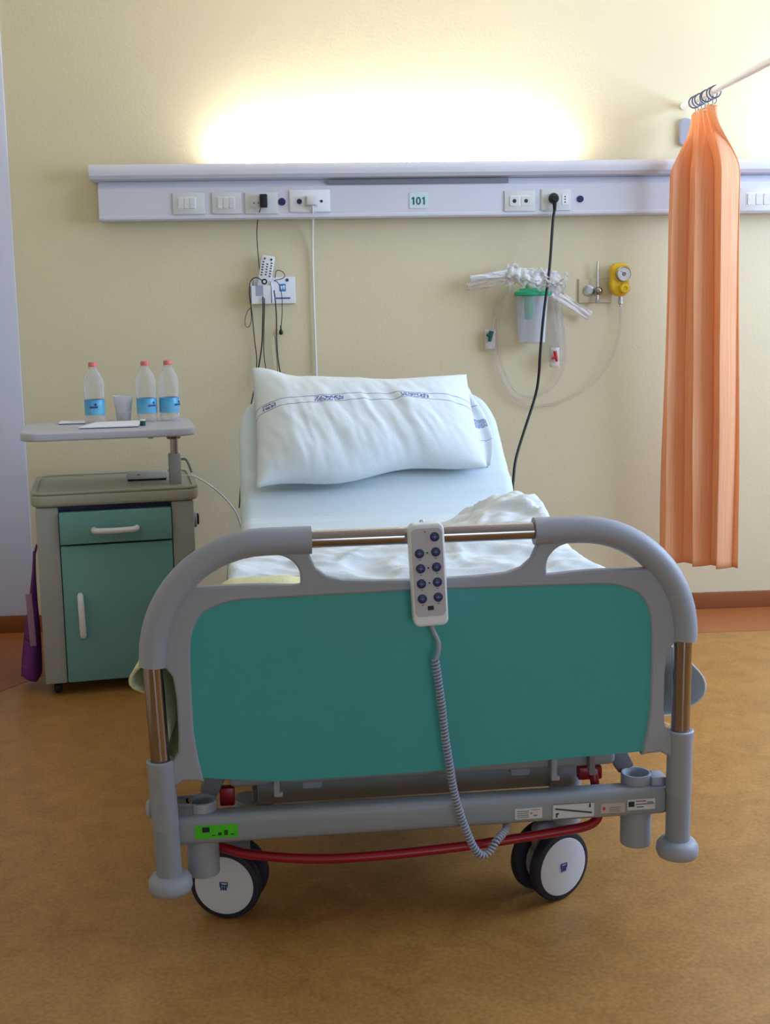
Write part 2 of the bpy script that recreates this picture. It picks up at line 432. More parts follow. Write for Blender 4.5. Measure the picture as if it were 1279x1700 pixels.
for xa, xb in ((-.28, 1.0), (1.86, 2.95)):
    bm = bmesh.new(); cyl(bm, (xa, -.045, .183), (xb, -.045, .183), .008, seg=12); obj('fluorescent_tube', bm, M['lamp'], hu)
    area('uplight_tube', ((xa+xb)/2, -.045, HZ+.196), ((xa+xb)/2, -.040, HZ+2), (xb-xa), .05, 11.5*(xb-xa), (1.0, .96, .90))

def plate_unit(x0, x1, z0, z1, name='socket_plate', m_='ivory', t=.006):
    bm = bmesh.new(); box(bm, (x0, -.08-t, z0-HZ), (x1, -.0795, z1-HZ), .0025, 2); return obj(name, bm, M[m_], hu)
FY = -.0865
def on_plate(name, parent, x0, x1, z0, z1, m_, t=.002, bev=.0008):
    bm = bmesh.new(); box(bm, (x0, FY-t, z0-HZ), (x1, FY+.001, z1-HZ), bev, 1); return obj(name, bm, M[m_], parent)
def disc_on(name, parent, x, z, r, m_, t=.003, y=FY, seg=20):
    bm = bmesh.new(); cyl(bm, (x, y+.001, z-HZ), (x, y-t, z-HZ), r, seg=seg, bev=min(t, r)*.3); return obj(name, bm, M[m_], parent)
# two rocker switch plates, left
for x0, x1 in ((-.460, -.344), (-.317, -.209)):
    p = plate_unit(x0, x1, 1.580, 1.658)
    w_ = (x1-x0)
    on_plate('switch_surround', p, x0+.017, x0+.085, 1.597, 1.642, 'white_plastic', .001)
    for a, b in ((.020, .040), (.041, .061), (.062, .082)): on_plate('rocker', p, x0+a, x0+b, 1.600, 1.639, 'ivory', .004, .0015)
p = plate_unit(-.196, -.075, 1.579, 1.656)
disc_on('socket_face', p, -.155, 1.618, .020, 'gaugeface', .002)
for dx in (-.008, .008): disc_on('socket_hole', p, -.155+dx, 1.618, .0028, 'black', .0025)
disc_on('round_button', hu, -.060, 1.622, .0135, 'navy', .006, y=-.0800)
p = plate_unit(-.032, .117, 1.583, 1.664, m_='white_plastic')
disc_on('round_button', p, .004, 1.622, .0095, 'navy', .004)
disc_on('indicator', p, .086, 1.622, .005, 'ink', .002)
on_plate('socket_surround', p, .022, .072, 1.602, 1.642, 'ivory', .001)
p = plate_unit(.769, .885, 1.576, 1.652)
on_plate('socket_surround', p, .790, .866, 1.594, 1.634, 'white_plastic', .001)
for x in (.806, .850):
    on_plate('socket_module', p, x-.018, x+.018, 1.597, 1.631, 'ivory', .003)
    disc_on('jack_hole', p, x, 1.614, .0078, 'ink', .0036)
p = plate_unit(.908, 1.020, 1.577, 1.657)
on_plate('socket_surround', p, .986, 1.010, 1.598, 1.638, 'white_plastic', .0015)
for z in (1.608, 1.618, 1.628): disc_on('socket_hole', p, .998, z, .003, 'ink', .002, seg=12)
disc_on('round_button', hu, 1.057, 1.619, .0125, 'navy', .006, y=-.0800)
p = plate_unit(1.666, 1.80, 1.567, 1.653)
on_plate('switch_surround', p, 1.693, 1.790, 1.585, 1.635, 'white_plastic', .001)
for a, b in ((1.697, 1.727), (1.729, 1.757), (1.759, 1.787)): on_plate('rocker', p, a, b, 1.589, 1.631, 'ivory', .004, .0015)
bm = bmesh.new(); box(bm, (.412, -.0825, 1.592-HZ), (.481, -.0795, 1.649-HZ), .001, 1); sg = obj('number_sign', bm, M['sign'], hu)
def prism(bm, pts, y0, y1):
    f = [bm.verts.new((x, y0, z)) for x, z in pts]; k = [bm.verts.new((x, y1, z)) for x, z in pts]; n = len(pts)
    bm.faces.new(f); bm.faces.new(k[::-1])
    for i in range(n): bm.faces.new((f[i], k[i], k[(i+1) % n], f[(i+1) % n]))
for x in (.4265, .4655):
    bm = bmesh.new()
    prism(bm, [(x-.0005, .0455), (x+.0045, .0455), (x+.0045, .0735), (x+.0005, .0735), (x-.0055, .0695), (x-.0055, .0648), (x-.0005, .0675)], -.0836, -.0824)
    obj('sign_digit', bm, M['sign_ink'], sg, 30)
ov = lambda a, b: [(.4465+a*math.cos(2*PI*i/24), .0595+b*math.sin(2*PI*i/24)) for i in range(24)]
me = outline_mesh('sign_digit', [ov(.0092, .0142), ov(.0044, .0096)], .0006, .0001, 0); link('sign_digit', upright(me, -.083), M['sign_ink'], sg)

# plugs and their cords
def plug_thing(name, label): return thing(name, (0, 0, 0), label, 'plug')
t = plug_thing('charger_plug', 'small black charger plug in the left socket, thin black wire below')
bm = bmesh.new(); box(bm, (-.141, -.120, 1.600), (-.113, -.0895, 1.648), .004); obj('plug_body', bm, M['black'], t)
cord('wire', [(-.138, -.105, 1.600), (-.152, -.06, 1.56), (-.158, -.03, 1.49), (-.154, -.02, 1.40), (-.150, -.018, 1.345)], .0016, M['black'], t)
t = plug_thing('white_plug', 'white plug with a white cord hanging straight down behind the pillow')
bm = bmesh.new(); box(bm, (.030, -.116, 1.606), (.068, -.0885, 1.640), .005); obj('plug_body', bm, M['ivory'], t)
cord('cord', [(.052, -.105, 1.606), (.052, -.055, 1.55), (.049, -.015, 1.45), (.049, -.012, 1.25), (.051, -.012, 1.05), (.052, -.012, .85), (.05, -.012, .60)], .0042, M['cable_white'], t)
t = plug_thing('black_plug', 'round black plug with a thick black cable curving down beside the pillow')
bm = bmesh.new(); cyl(bm, (.954, -.088, 1.622), (.954, -.122, 1.620), .020, .014, seg=24, bev=.004); obj('plug_body', bm, M['black'], t)
bm = bmesh.new(); cyl(bm, (.954, -.108, 1.616), (.954, -.108, 1.575), .009, .0055, seg=14, bev=.001); obj('strain_relief', bm, M['black'], t)
cord('cable', [(.954, -.108, 1.578), (.946, -.115, 1.532), (.927, -.15, 1.365), (.904, -.16, 1.20), (.893, -.15, 1.06), (.889, -.14, .967), (.875, -.14, .885), (.819, -.18, .739), (.785, -.22, .65), (.767, -.26, .551), (.73, -.36, .40)], .0052, M['black'], t, seg=10)

# ------------------------------------------------------------------ remote holder, remote, earphones on the wall
t = thing('remote_holder', (-.12, 0, 1.25), 'white wall holder with a blue icon card, hung with black cords', 'holder')
bm = bmesh.new(); box(bm, (-.055, -.012, 0), (.100, -.0005, .100), .002); bp_ = obj('back_card', bm, M['white_plastic'], t)
bm = bmesh.new(); box(bm, (.040, -.0135, .046), (.064, -.0115, .074), .0006, 1); obj('blue_icon', bm, M['blue_icon'], bp_)
bm = bmesh.new(); cyl(bm, (.047, -.0132, .062), (.047, -.0142, .062), .0045, seg=10); cyl(bm, (.057, -.0132, .064), (.057, -.0142, .064), .0045, seg=10)
box(bm, (.044, -.0142, .052), (.050, -.0132, .059)); box(bm, (.054, -.0142, .054), (.060, -.0132, .061)); obj('icon_mark', bm, M['paper'], bp_)
bm = bmesh.new(); cyl(bm, (.070, -.0115, .088), (.070, -.0135, .088), .006, seg=16); obj('small_logo', bm, M['blue_ink'], bp_)
bm = bmesh.new(); box(bm, (.026, -.0135, .018), (.080, -.0115, .023)); obj('printed_bar', bm, M['blue_ink'], bp_)
bm = bmesh.new()
box(bm, (-.068, -.050, .002), (.012, -.046, .068), .001, 1)
box(bm, (-.068, -.050, .002), (-.064, -.0115, .085), .001, 1); box(bm, (.008, -.050, .002), (.012, -.0115, .085), .001, 1)
box(bm, (-.068, -.050, 0), (.012, -.0115, .004), .001, 1); obj('pocket', bm, M['white_plastic'], t)
bm = bmesh.new(); box(bm, (-.048, -.0512, .030), (-.020, -.0495, .069), .0005, 1); obj('pocket_window', bm, M['cable_grey'], t)
rm = thing('remote_control', (-.150, -.0302, 1.2565), 'white remote control with dark buttons tilted in the wall holder', 'remote')
rm.rotation_euler = (math.radians(2), math.radians(11), 0)
bm = bmesh.new(); box(bm, (-.025, -.010, 0), (.025, .010, .176), .005); rb = obj('casing', bm, M['white_plastic'], rm)
bm = bmesh.new(); cyl(bm, (0, -.009, .078), (0, -.0115, .078), .011, seg=18); obj('dial_ring', bm, M['ink'], rm)
bm = bmesh.new(); cyl(bm, (0, -.012, .078), (0, -.0135, .078), .0055, seg=14); obj('dial_button', bm, M['gaugeface'], rm)
bm = bmesh.new(); box(bm, (-.0035, -.0115, -.0022), (.0035, -.0085, .0022), .0008, 1)
kb = obj('button', bm, M['ink'], rm); first = True
for ci, x in enumerate((-.015, .001, .016)):
    for k in range(6):
        if ci == 1 and k > 4: continue
        o = kb if first else dup(kb); first = False; o.location = (x, 0, .150-k*.0098-(.006 if ci == 1 else 0))
for x, mt_ in ((-.012, 'red_plastic'), (.013, 'ink')):
    bm = bmesh.new(); cyl(bm, (x, -.0085, .163), (x, -.012, .163), .004, seg=12); obj('power_button' if mt_ == 'red_plastic' else 'button', bm, M[mt_], rm)
def hang(label, pts, r=.0017, name='audio_cable', mt_='black', cat='cable'):
    return tag(cord(name, pts, r, M[mt_]), label, cat)
hang('thin black cord looped over the holder\'s left corner and falling behind the pillow', [(-.140, -.056, 1.335), (-.165, -.058, 1.348), (-.185, -.058, 1.335), (-.192, -.056, 1.29), (-.186, -.040, 1.22), (-.180, -.022, 1.12), (-.174, -.018, 1.04), (-.180, -.016, .97), (-.178, -.016, .86), (-.178, -.016, .70)])
hang('thick black cord crossing from the holder pocket to the bed\'s left side', [(-.142, -.056, 1.278), (-.142, -.056, 1.245), (-.146, -.044, 1.18), (-.152, -.030, 1.10), (-.166, -.030, 1.02), (-.184, -.030, .94), (-.205, -.06, .85), (-.228, -.11, .74), (-.240, -.16, .62), (-.25, -.2, .5)], .0026)
hang('thin black cord falling straight from the holder pocket', [(-.136, -.056, 1.272), (-.137, -.054, 1.235), (-.143, -.035, 1.15), (-.146, -.020, 1.06), (-.140, -.014, .98), (-.140, -.014, .80), (-.14, -.014, .66)], .0016)
hang('black cord falling to the right from the holder, nearest the white cord', [(-.100, -.054, 1.30), (-.096, -.056, 1.262), (-.094, -.044, 1.20), (-.096, -.026, 1.12), (-.092, -.020, 1.03), (-.076, -.018, .94), (-.052, -.018, .86), (-.03, -.018, .78), (-.01, -.018, .68)], .0022)
hang('thin black cord twisting down beside the right hanging cord', [(-.102, -.014, 1.13), (-.099, -.013, 1.06), (-.096, -.012, .99), (-.100, -.012, .93), (-.096, -.012, .86), (-.098, -.012, .74)], .0013)
hang('small black wire loop sticking out left below the holder', [(-.192, -.018, 1.235), (-.205, -.014, 1.22), (-.214, -.012, 1.19), (-.212, -.010, 1.168), (-.200, -.012, 1.165), (-.190, -.014, 1.19), (-.19, -.016, 1.24)], .0012)
t = thing('earphones', (0, 0, 0), 'black earphone cord looped over the holder with one earbud hanging', 'earphones')
cord('cord', [(-.095, -.056, 1.345), (-.088, -.054, 1.372), (-.066, -.054, 1.368), (-.058, -.050, 1.352), (-.070, -.056, 1.342), (-.098, -.058, 1.336), (-.086, -.058, 1.330), (-.076, -.057, 1.31), (-.071, -.054, 1.27), (-.072, -.036, 1.22), (-.076, -.018, 1.18), (-.078, -.014, 1.165)], .0014, M['black'], t)
bm = bmesh.new(); lathe(bm, [(0, -.010), (.006, -.008), (.0078, 0), (.006, .007), (.003, .011), (.0022, .026), (0, .027)], (-.079, -.014, 1.142), 16); obj('earbud', bm, M['black'], t)

# ------------------------------------------------------------------ gas outlet, regulator, suction set
t = thing('gas_outlet', (1.137, 0, 1.275), 'beige wall plate with chrome gas outlet and lever', 'outlet')
bm = bmesh.new(); box(bm, (-.067, -.010, -.043), (.064, -.0005, .050), .003); obj('cover_plate', bm, M['beige'], t)
bm = bmesh.new()
revolve(bm, [(0, .0095), (.021, .0095), (.021, .016), (.017, .017), (.017, .022), (.012, .023), (.012, .028), (0, .028)], Vector((-.028, 0, .004)), Vector((0, -1, 0)), Vector((1, 0, 0)), Vector((0, 0, 1)), 24); obj('outlet_socket', bm, M['steel'], t)
bm = bmesh.new(); cyl(bm, (0, -.035, .115), (.001, -.035, -.03), .0038, seg=12, bev=.001); obj('lever', bm, M['steel'], t)
bm = bmesh.new(); revolve(bm, [(0, .009), (.010, .010), (.015, .022), (.017, .034), (.013, .044), (.006, .048), (0, .048)], Vector((.004, 0, .002)), Vector((0, -1, 0)), Vector((1, 0, 0)), Vector((0, 0, 1)), 20); obj('lever_knob', bm, M['chrome'], t)
bm = bmesh.new(); lathe(bm, [(0, -.046), (.006, -.045), (.008, -.038), (.008, -.026), (0, -.024)], (0, -.035, 0), 14); obj('lever_end', bm, M['steel'], t)

t = thing('vacuum_regulator', (1.217, 0, 1.315), 'yellow vacuum regulator with round dial on the wall', 'regulator')
bm = bmesh.new()
pts = [(0, .066), (.026, .062), (.038, .04), (.036, .012), (.036, -.01), (.034, -.040), (.018, -.058), (-.010, -.058), (-.028, -.044), (-.036, -.020), (-.034, .012), (-.036, .042), (-.024, .062)]
me = upright(outline_mesh('body', [spline2(pts, 4)], .022, .010, 3), -.045); link('body', me, M['yellow'], t)
bm = bmesh.new(); cyl(bm, (-.010, -.024, .0), (-.010, -.0005, .0), .020, seg=20); obj('wall_connector', bm, M['steel'], t)
bm = bmesh.new(); revolve(bm, [(0, .066), (.027, .066), (.029, .069), (.029, .082), (.026, .085), (.0235, .083), (0, .083)], Vector((.010, 0, .024)), Vector((0, -1, 0)), Vector((1, 0, 0)), Vector((0, 0, 1)), 28); g = obj('dial', bm, M['steel'], t)
bm = bmesh.new(); cyl(bm, (.010, -.0825, .024), (.010, -.0845, .024), .023, seg=28); obj('dial_face', bm, M['gaugeface'], g)
bm = bmesh.new()
for k in range(11):
    a = math.radians(220-26*k); c_, s_ = math.cos(a), math.sin(a)
    box(bm, (.010-.0007, -.0852, .024+.015), (.010+.0007, -.0842, .024+.0195), rot=Matrix.Rotation(a-PI/2, 3, (0, -1, 0)), pivot=Vector((.010, -.0847, .024)))
box(bm, (.0092, -.0852, .024), (.0108, -.0842, .041), rot=Matrix.Rotation(-.8, 3, 'Y'), pivot=Vector((.010, -.0847, .024)))
cyl(bm, (.010, -.0842, .024), (.010, -.0862, .024), .008, seg=16)
obj('dial_needle', bm, M['grey_dark'], g)
bm = bmesh.new(); revolve(bm, [(0, .064), (.018, .064), (.019, .068), (.019, .086), (.016, .090), (.008, .091), (.006, .086), (0, .086)], Vector((.014, 0, -.030)), Vector((0, -1, 0)), Vector((1, 0, 0)), Vector((0, 0, 1)), 24); obj('control_knob', bm, M['yellow'], t)
bm = bmesh.new(); lathe(bm, [(0, -.102), (.0045, -.102), (.0045, -.090), (.009, -.088), (.009, -.080), (.0075, -.078), (.0075, -.055), (0, -.055)], (.008, -.045, 0), 16); ns = obj('hose_nozzle', bm, M['steel'], t)
cord('hose', [(1.225-1.217, -.045, -.100), (.008, -.045, -.13), (.004, -.043, -.20), (-.018, -.040, -.28), (-.060, -.036, -.355), (-.115, -.032, -.410), (-.185, -.028, -.450), (-.26, -.024, -.472), (-.335, -.022, -.473), (-.395, -.022, -.445), (-.440, -.022, -.39), (-.470, -.022, -.31), (-.485, -.024, -.22), (-.480, -.030, -.13), (-.460, -.036, -.07), (-.425, -.045, -.028)], .0048, M['tube_clear'], t, seg=10)

canister = t = thing('suction_canister', (.875, -.075, 1.085), 'clear suction jar with green lid held on the wall', 'canister')
bm = bmesh.new(); lathe(bm, [(0, 0), (.046, 0), (.050, .003), (.061, .180), (.059, .180), (.048, .005), (0, .004)], (0, 0, 0), 36); obj('jar', bm, M['jar'], t)
bm = bmesh.new(); lathe(bm, [(0, .178), (.064, .178), (.068, .182), (.068, .192), (.064, .196), (.050, .198), (.046, .206), (0, .208)], (0, 0, 0), 36)
box(bm, (.055, -.012, .180), (.076, .012, .194), .003); cyl(bm, (-.02, -.02, .204), (-.02, -.02, .226), .008, seg=14); cyl(bm, (.022, -.01, .204), (.022, -.01, .222), .007, seg=14)
obj('lid', bm, M['green_lid'], t)
bm = bmesh.new(); lathe(bm, [(0, .09), (.018, .09), (.020, .176), (0, .177)], (-.012, 0, 0), 16); obj('float_filter', bm, M['green_lid'], t)
bm = bmesh.new(); box(bm, (-.03, .066, .10), (.03, .0745, .190), .002); box(bm, (-.012, .058, .15), (.012, .07, .18), .002); obj('wall_bracket', bm, M['ivory'], t)
def strip(name, label, cat, a, b, wdt, mt_, up=(0, 0, 1), bow=.012, y0=0, ridges=2.0, sag=.0, rag=0.0):
    a, b = Vector(a), Vector(b); d = b-a; L = d.length; n_ = Vector((0, -1, 0)); w_ = n_.cross(d).normalized()
    sd = random.random()*20
    def fn(u, v):
        p = a + d*u + w_*(v-.5)*wdt*(1-.15*math.sin(u*5+sd))
        if rag: p += w_*rag*fbm(u*4, v*1.5, sd+3, 1.6); p.y -= rag*.8*(fbm(u*5, v*3, sd+9, 1.5)+.5)
        p.y += -bow*math.sin(v*PI)*(.6+.4*math.sin(u*7)) - .006*fbm(u*ridges, v*2, sd, 2.0)
        p.z -= sag*math.sin(u*PI)
        return p
    return tag(grid(name, 40, 16, fn, M[mt_], thick=.0012), label, cat)
strip('paper_wrapper', 'white paper wrapper strip sticking out left above the suction jar', 'wrapper', (.640, -.06, 1.330), (.800, -.09, 1.352), .024, 'paper', bow=.004)
strip('clear_wrapper', 'clear plastic wrapper edge below the left paper strip', 'wrapper', (.628, -.055, 1.302), (.79, -.08, 1.322), .030, 'film2', bow=.006)
strip('clear_wrapper', 'crumpled clear wrapper bunched over the green lid', 'wrapper', (.765, -.150, 1.338), (.985, -.150, 1.300), .062, 'film2', bow=.022, ridges=5, rag=.022)
strip('clear_wrapper', 'milky wrapper folded along the top of the bunch', 'wrapper', (.775, -.072, 1.352), (.985, -.066, 1.322), .062, 'film2', bow=.014, ridges=4, rag=.018)
strip('paper_wrapper', 'milky wrapper strip sloping down right of the suction jar', 'wrapper', (.945, -.060, 1.282), (1.108, -.04, 1.182), .040, 'film_white', bow=.004)
strip('clear_wrapper', 'long clear bag hanging right of the suction jar', 'wrapper', (.975, -.020, 1.290), (.982, -.020, 1.010), .060, 'film', bow=.008, ridges=3)
t = thing('connector_pack', (.722, -.02, 1.07), 'small clear pack holding a dark green connector left of the jar', 'connector')
def pack(t, mt_, wd=.042):
    def fn(u, v): return (wd*(u-.5), -.004+.004*math.sin(u*PI)*-1, .078*v-.01)
    grid('wrapper', 8, 10, fn, M['film_white'], t, .001)
pack(t, 'dark_green')
bm = bmesh.new(); cyl(bm, (-.004, -.016, .022), (.004, -.016, .062), .006, .009, seg=14); cyl(bm, (-.004, -.016, .044), (-.014, -.016, .05), .006, seg=12); obj('connector', bm, M['dark_green'], t)
cord('loop', [(0, -.01, .06), (.005, -.012, .10), (.02, -.014, .16), (.035, -.02, .20), (.07, -.03, .23)], .004, M['tube_clear'], t)
t = thing('connector_pack', (.968, -.05, .990), 'small clear pack with a red connector below the jar', 'connector')
def fnp(u, v): return (.036*(u-.5), -.004*math.sin(u*PI), .075*v)
grid('wrapper', 8, 8, fnp, M['film_white'], t, .001)
bm = bmesh.new(); cyl(bm, (.006, -.016, .022), (-.002, -.016, .062), .005, .007, seg=14); cyl(bm, (.002, -.016, .040), (-.014, -.016, .034), .0055, seg=12); obj('connector', bm, M['red_plastic'], t)
cord('loop', [(-.002, -.014, .062), (.004, -.014, .11), (.0, -.012, .18), (-.012, -.015, .25), (-.03, -.03, .30)], .0035, M['tube_clear'], t)
tag(None or cord('tube', [Vector(q)-Vector((.875, -.075, 1.085)) for q in [(.80, -.11, 1.30), (.775, -.075, 1.24), (.752, -.040, 1.17), (.752, -.030, 1.08), (.775, -.028, .98), (.82, -.028, .90), (.875, -.028, .875), (.93, -.028, .885), (.985, -.028, .935), (1.015, -.028, 1.02), (1.01, -.032, 1.12), (.985, -.05, 1.21), (.955, -.10, 1.285)]], .0042, M['tube_clear'], canister, seg=10))

# ------------------------------------------------------------------ curtain on its rod
t = thing('curtain_rod', (1.47, 0, 1.965), 'white curtain rod running out from the wall at right', 'rod')
bm = bmesh.new(); cyl(bm, (0, -.004, 0), (0, -2.4, 0), .0125, seg=20); obj('rod', bm, M['rodm'], t)
bm = bmesh.new(); cyl(bm, (0, -2.35, .012), (0, -2.35, ZC-1.966), .010, seg=16); obj('ceiling_hanger', bm, M['rodm'], t)
me = upright(outline_mesh('wall_bracket', [rrect(-.018, -.150, .034, -.045, .024)], .010, .004), -.0105); link('wall_bracket', me, M['grey_plastic'], t)
ring_pos = [-.135, -.165, -.20, -.245, -.275, -.325, -.36]
t2 = thing('curtain', (1.47, -.25, .2), 'orange curtain bunched by the wall, hanging from rings at right', 'curtain')
NP = 3.4
def curt(u, v):
    z = 1.915 - v*(1.915-.235)
    # top: close zigzag along the rod; below: the cloth opens out into broad folds
    k = ss(0.0, .135, v); k2 = ss(.1, .9, v)
    ty = -.125-.24*u; tx = 1.47+.016*math.sin(2*PI*6*u)
    base = Vector((1.368+.215*u, -.15-.17*u)); base.x += (.02*u*k2) - .012*(1-u)*k2
    ph = 2*PI*NP*u + .9*math.sin(5*u+1.2*v) + .5
    amp = .036+.022*fbm(u*3, v*1.2, 3.0)
    nx, ny = .56, .83
    bx = base.x + nx*amp*math.sin(ph) + .012*math.sin(2*ph+1); by = base.y + ny*amp*math.sin(ph)
    return (tx*(1-k)+bx*k - 1.47, ty*(1-k)+by*k + .25, z - .2 - .012*math.sin(PI*NP*2*u)*(1-k)*.6 - .02*u*v*0)
grid('cloth', 200, 60, curt, M['curtain'], t2, .0016)
bm = bmesh.new()
pts = [(.0205*math.cos(2*PI*i/28), 0, .0205*math.sin(2*PI*i/28)-.006) for i in range(29)]; tube(bm, pts, .0026, 8)
pts = catmull([(0, 0, -.0265), (.005, 0, -.034), (.002, 0, -.044), (-.004, 0, -.046)], 4); tube(bm, pts, .0016, 6)
RL = ['blue-grey curtain ring '+q for q in ('nearest the wall', 'second from the wall', 'third from the wall', 'in the middle of the seven', 'third from the open rod side', 'second from the open rod side', 'at the open rod side, last before the bare rod')]
ring0 = obj('curtain_ring', bm, M['ringm'], None, 80); tag(ring0, 'blue-grey ring holding the orange curtain on the white rod', 'ring', 'curtain rings on the white rod')
for i, y in enumerate(ring_pos):
    o = ring0 if i == 0 else dup(ring0)
    o['label'] = RL[i]
    o.location = (1.47, y, 1.965); o.rotation_euler = (0, 0, (-.35, .2, -.1, .4, -.3, .15, -.5)[i])

# ------------------------------------------------------------------ bedside cabinet
CA = math.radians(9); CP = Vector((-.60, -.78, 0)); CR = Matrix.Rotation(CA, 4, 'Z')
def cabw(x, y, z): return CP + CR @ Vector((x, y, z))
cab = thing('bedside_cabinet', CP, 'grey and teal bedside cabinet with raised overbed tray', 'cabinet', CA)
bm = bmesh.new()
box(bm, (-.262, .0, .042), (-.192, .42, .622), .006); box(bm, (.164, .0, .042), (.236, .42, .622), .006)
box(bm, (-.192, .40, .042), (.164, .418, .622)); box(bm, (-.192, .02, .042), (.164, .41, .058)); box(bm, (-.192, .03, .488), (.164, .41, .498)); box(bm, (-.192, .06, .612), (.164, .41, .622))
obj('carcass', bm, M['cab_grey'], cab)
bm = bmesh.new(); box(bm, (-.191, .024, .498), (.163, .03, .622)); obj('inner_gap', bm, M['navy'], cab)
me = outline_mesh('top', [rrect(-.276, -.012, .254, .425, .045)], .021, .012, 3); me.transform(Matrix.Translation((0, 0, .644))); finish(me, 40); link('top', me, M['cab_top'], cab)
me = outline_mesh('top_rim', [rrect(-.276, -.012, .254, .425, .045), rrect(-.258, .006, .236, .407, .035)], .004, .002, 2); me.transform(Matrix.Translation((0, 0, .667))); finish(me, 40); link('top_rim', me, M['cab_top'], cab)
bm = bmesh.new(); box(bm, (-.190, -.014, .501), (.162, .022, .604), .003); dr = obj('drawer', bm, M['cab_teal'], cab)
def bow_handle(p0, p1, parent, out=.03, r=.0095):
    p0, p1 = Vector(p0), Vector(p1); d = (p1-p0).normalized(); o_ = Vector((0, -out, 0))
    pts = [p0+Vector((0, .006, 0)), p0+o_*.55, p0+o_*.92+d*.012, p0+o_*1.05+d*.035, (p0+p1)/2+o_*1.15, p1+o_*1.05-d*.035, p1+o_*.92-d*.012, p1+o_*.55, p1+Vector((0, .006, 0))]
    bm = bmesh.new(); tube(bm, catmull(pts, 4), r, 10); return obj('handle', bm, M['white_plastic'], parent, 80)
bow_handle((-.083, -.014, .545), (.050, -.014, .545), dr)
bm = bmesh.new(); box(bm, (-.190, -.003, .044), (.162, .018, .494), .003); do = obj('door', bm, M['cab_teal'], cab)
bow_handle((-.137, -.003, .330), (-.134, -.003, .200), do, .026, .010)
bm = bmesh.new(); lathe(bm, [(0, .008), (.011, .008), (.013, .012), (.013, .028), (.006, .030), (.006, .043), (0, .043)], (0, 0, 0), 14)
cyl(bm, (-.011, .006, .018), (.011, .006, .018), .018, seg=18, bev=.003)
ca = obj('castor', bm, M['rubber'], cab); first = True
for x, y in ((-.225, .04), (.20, .04), (-.225, .38), (.20, .38)):
    o = ca if first else dup(ca); first = False; o.location = (x, y, 0)
bm = bmesh.new(); cyl(bm, (.236, .10, .540), (.250, .10, .540), .026, seg=20, bev=.003); lk = obj('side_knob', bm, M['cab_grey'], cab)
bm = bmesh.new(); box(bm, (.249, .085, .525), (.258, .115, .560), .003); obj('knob_grip', bm, M['black'], lk)
bm = bmesh.new(); box(bm, (.166, .085, .664), (.206, .125, .765), .005); obj('column', bm, M['cab_grey'], cab)
bm = bmesh.new(); cyl(bm, (.186, .105, .764), (.186, .105, .822), .0125, seg=20); lathe(bm, [(0, .815), (.022, .815), (.026, .824), (.026, .834), (0, .834)], (.186, .105, 0), 20); obj('column_tube', bm, M['chrome'], cab)
bm = bmesh.new(); tube(bm, catmull([(.207, .105, .745), (.222, .102, .744), (.232, .10, .725), (.240, .10, .70)], 4), .004, 8); obj('release_lever', bm, M['grey_dark'], cab)
me = outline_mesh('tray', [rrect(-.296, -.026, .252, .345, .06, 7)], .0135, .006, 3); me.transform(Matrix.Translation((0, 0, .8485))); finish(me, 40); link('tray', me, M['tray'], cab)
bm = bmesh.new(); box(bm, (.10, -.006, .829), (.116, .010, .836), .002); obj('tray_stop', bm, M['cab_grey'], cab)
# things on the cabinet
TZ = .8622
def at_cab(o, x, y, z, rz=0): o.location = cabw(x, y, z); o.rotation_euler = (0, 0, CA+rz); return o
def label_material():
    mt = bpy.data.materials.new('blue_water_label'); mt.use_nodes = True; nt = mt.node_tree; b = nt.nodes['Principled BSDF']
    tc = nt.nodes.new('ShaderNodeTexCoord'); sp = nt.nodes.new('ShaderNodeSeparateXYZ'); nt.links.new(tc.outputs['Object'], sp.inputs[0])
    nz = nt.nodes.new('ShaderNodeTexNoise'); nz.inputs['Scale'].default_value = 28; nt.links.new(tc.outputs['Object'], nz.inputs['Vector'])
    ma = nt.nodes.new('ShaderNodeMath'); ma.operation = 'MULTIPLY_ADD'; ma.inputs[1].default_value = 11.0; ma.inputs[2].default_value = -.42
    nt.links.new(sp.outputs['Z'], ma.inputs[0])
    ad = nt.nodes.new('ShaderNodeMath'); ad.operation = 'MULTIPLY_ADD'; ad.inputs[1].default_value = .5; nt.links.new(nz.outputs['Fac'], ad.inputs[0]); nt.links.new(ma.outputs[0], ad.inputs[2])
    cr = nt.nodes.new('ShaderNodeValToRGB'); e = cr.color_ramp.elements
    e[0].position = 0; e[0].color = srgb(214, 176, 200); e[1].position = 1; e[1].color = srgb(40, 116, 176)
    x = e.new(.05); x.color = srgb(120, 186, 222); x = e.new(.5); x.color = srgb(84, 170, 212)
    nt.links.new(ad.outputs[0], cr.inputs['Fac']); nt.links.new(cr.outputs['Color'], b.inputs['Base Color']); b.inputs['Roughness'].default_value = .35
    return mt
M['label'] = label_material()
M['water'] = clear('still_water', (214, 222, 230), 0.06, 0.05)
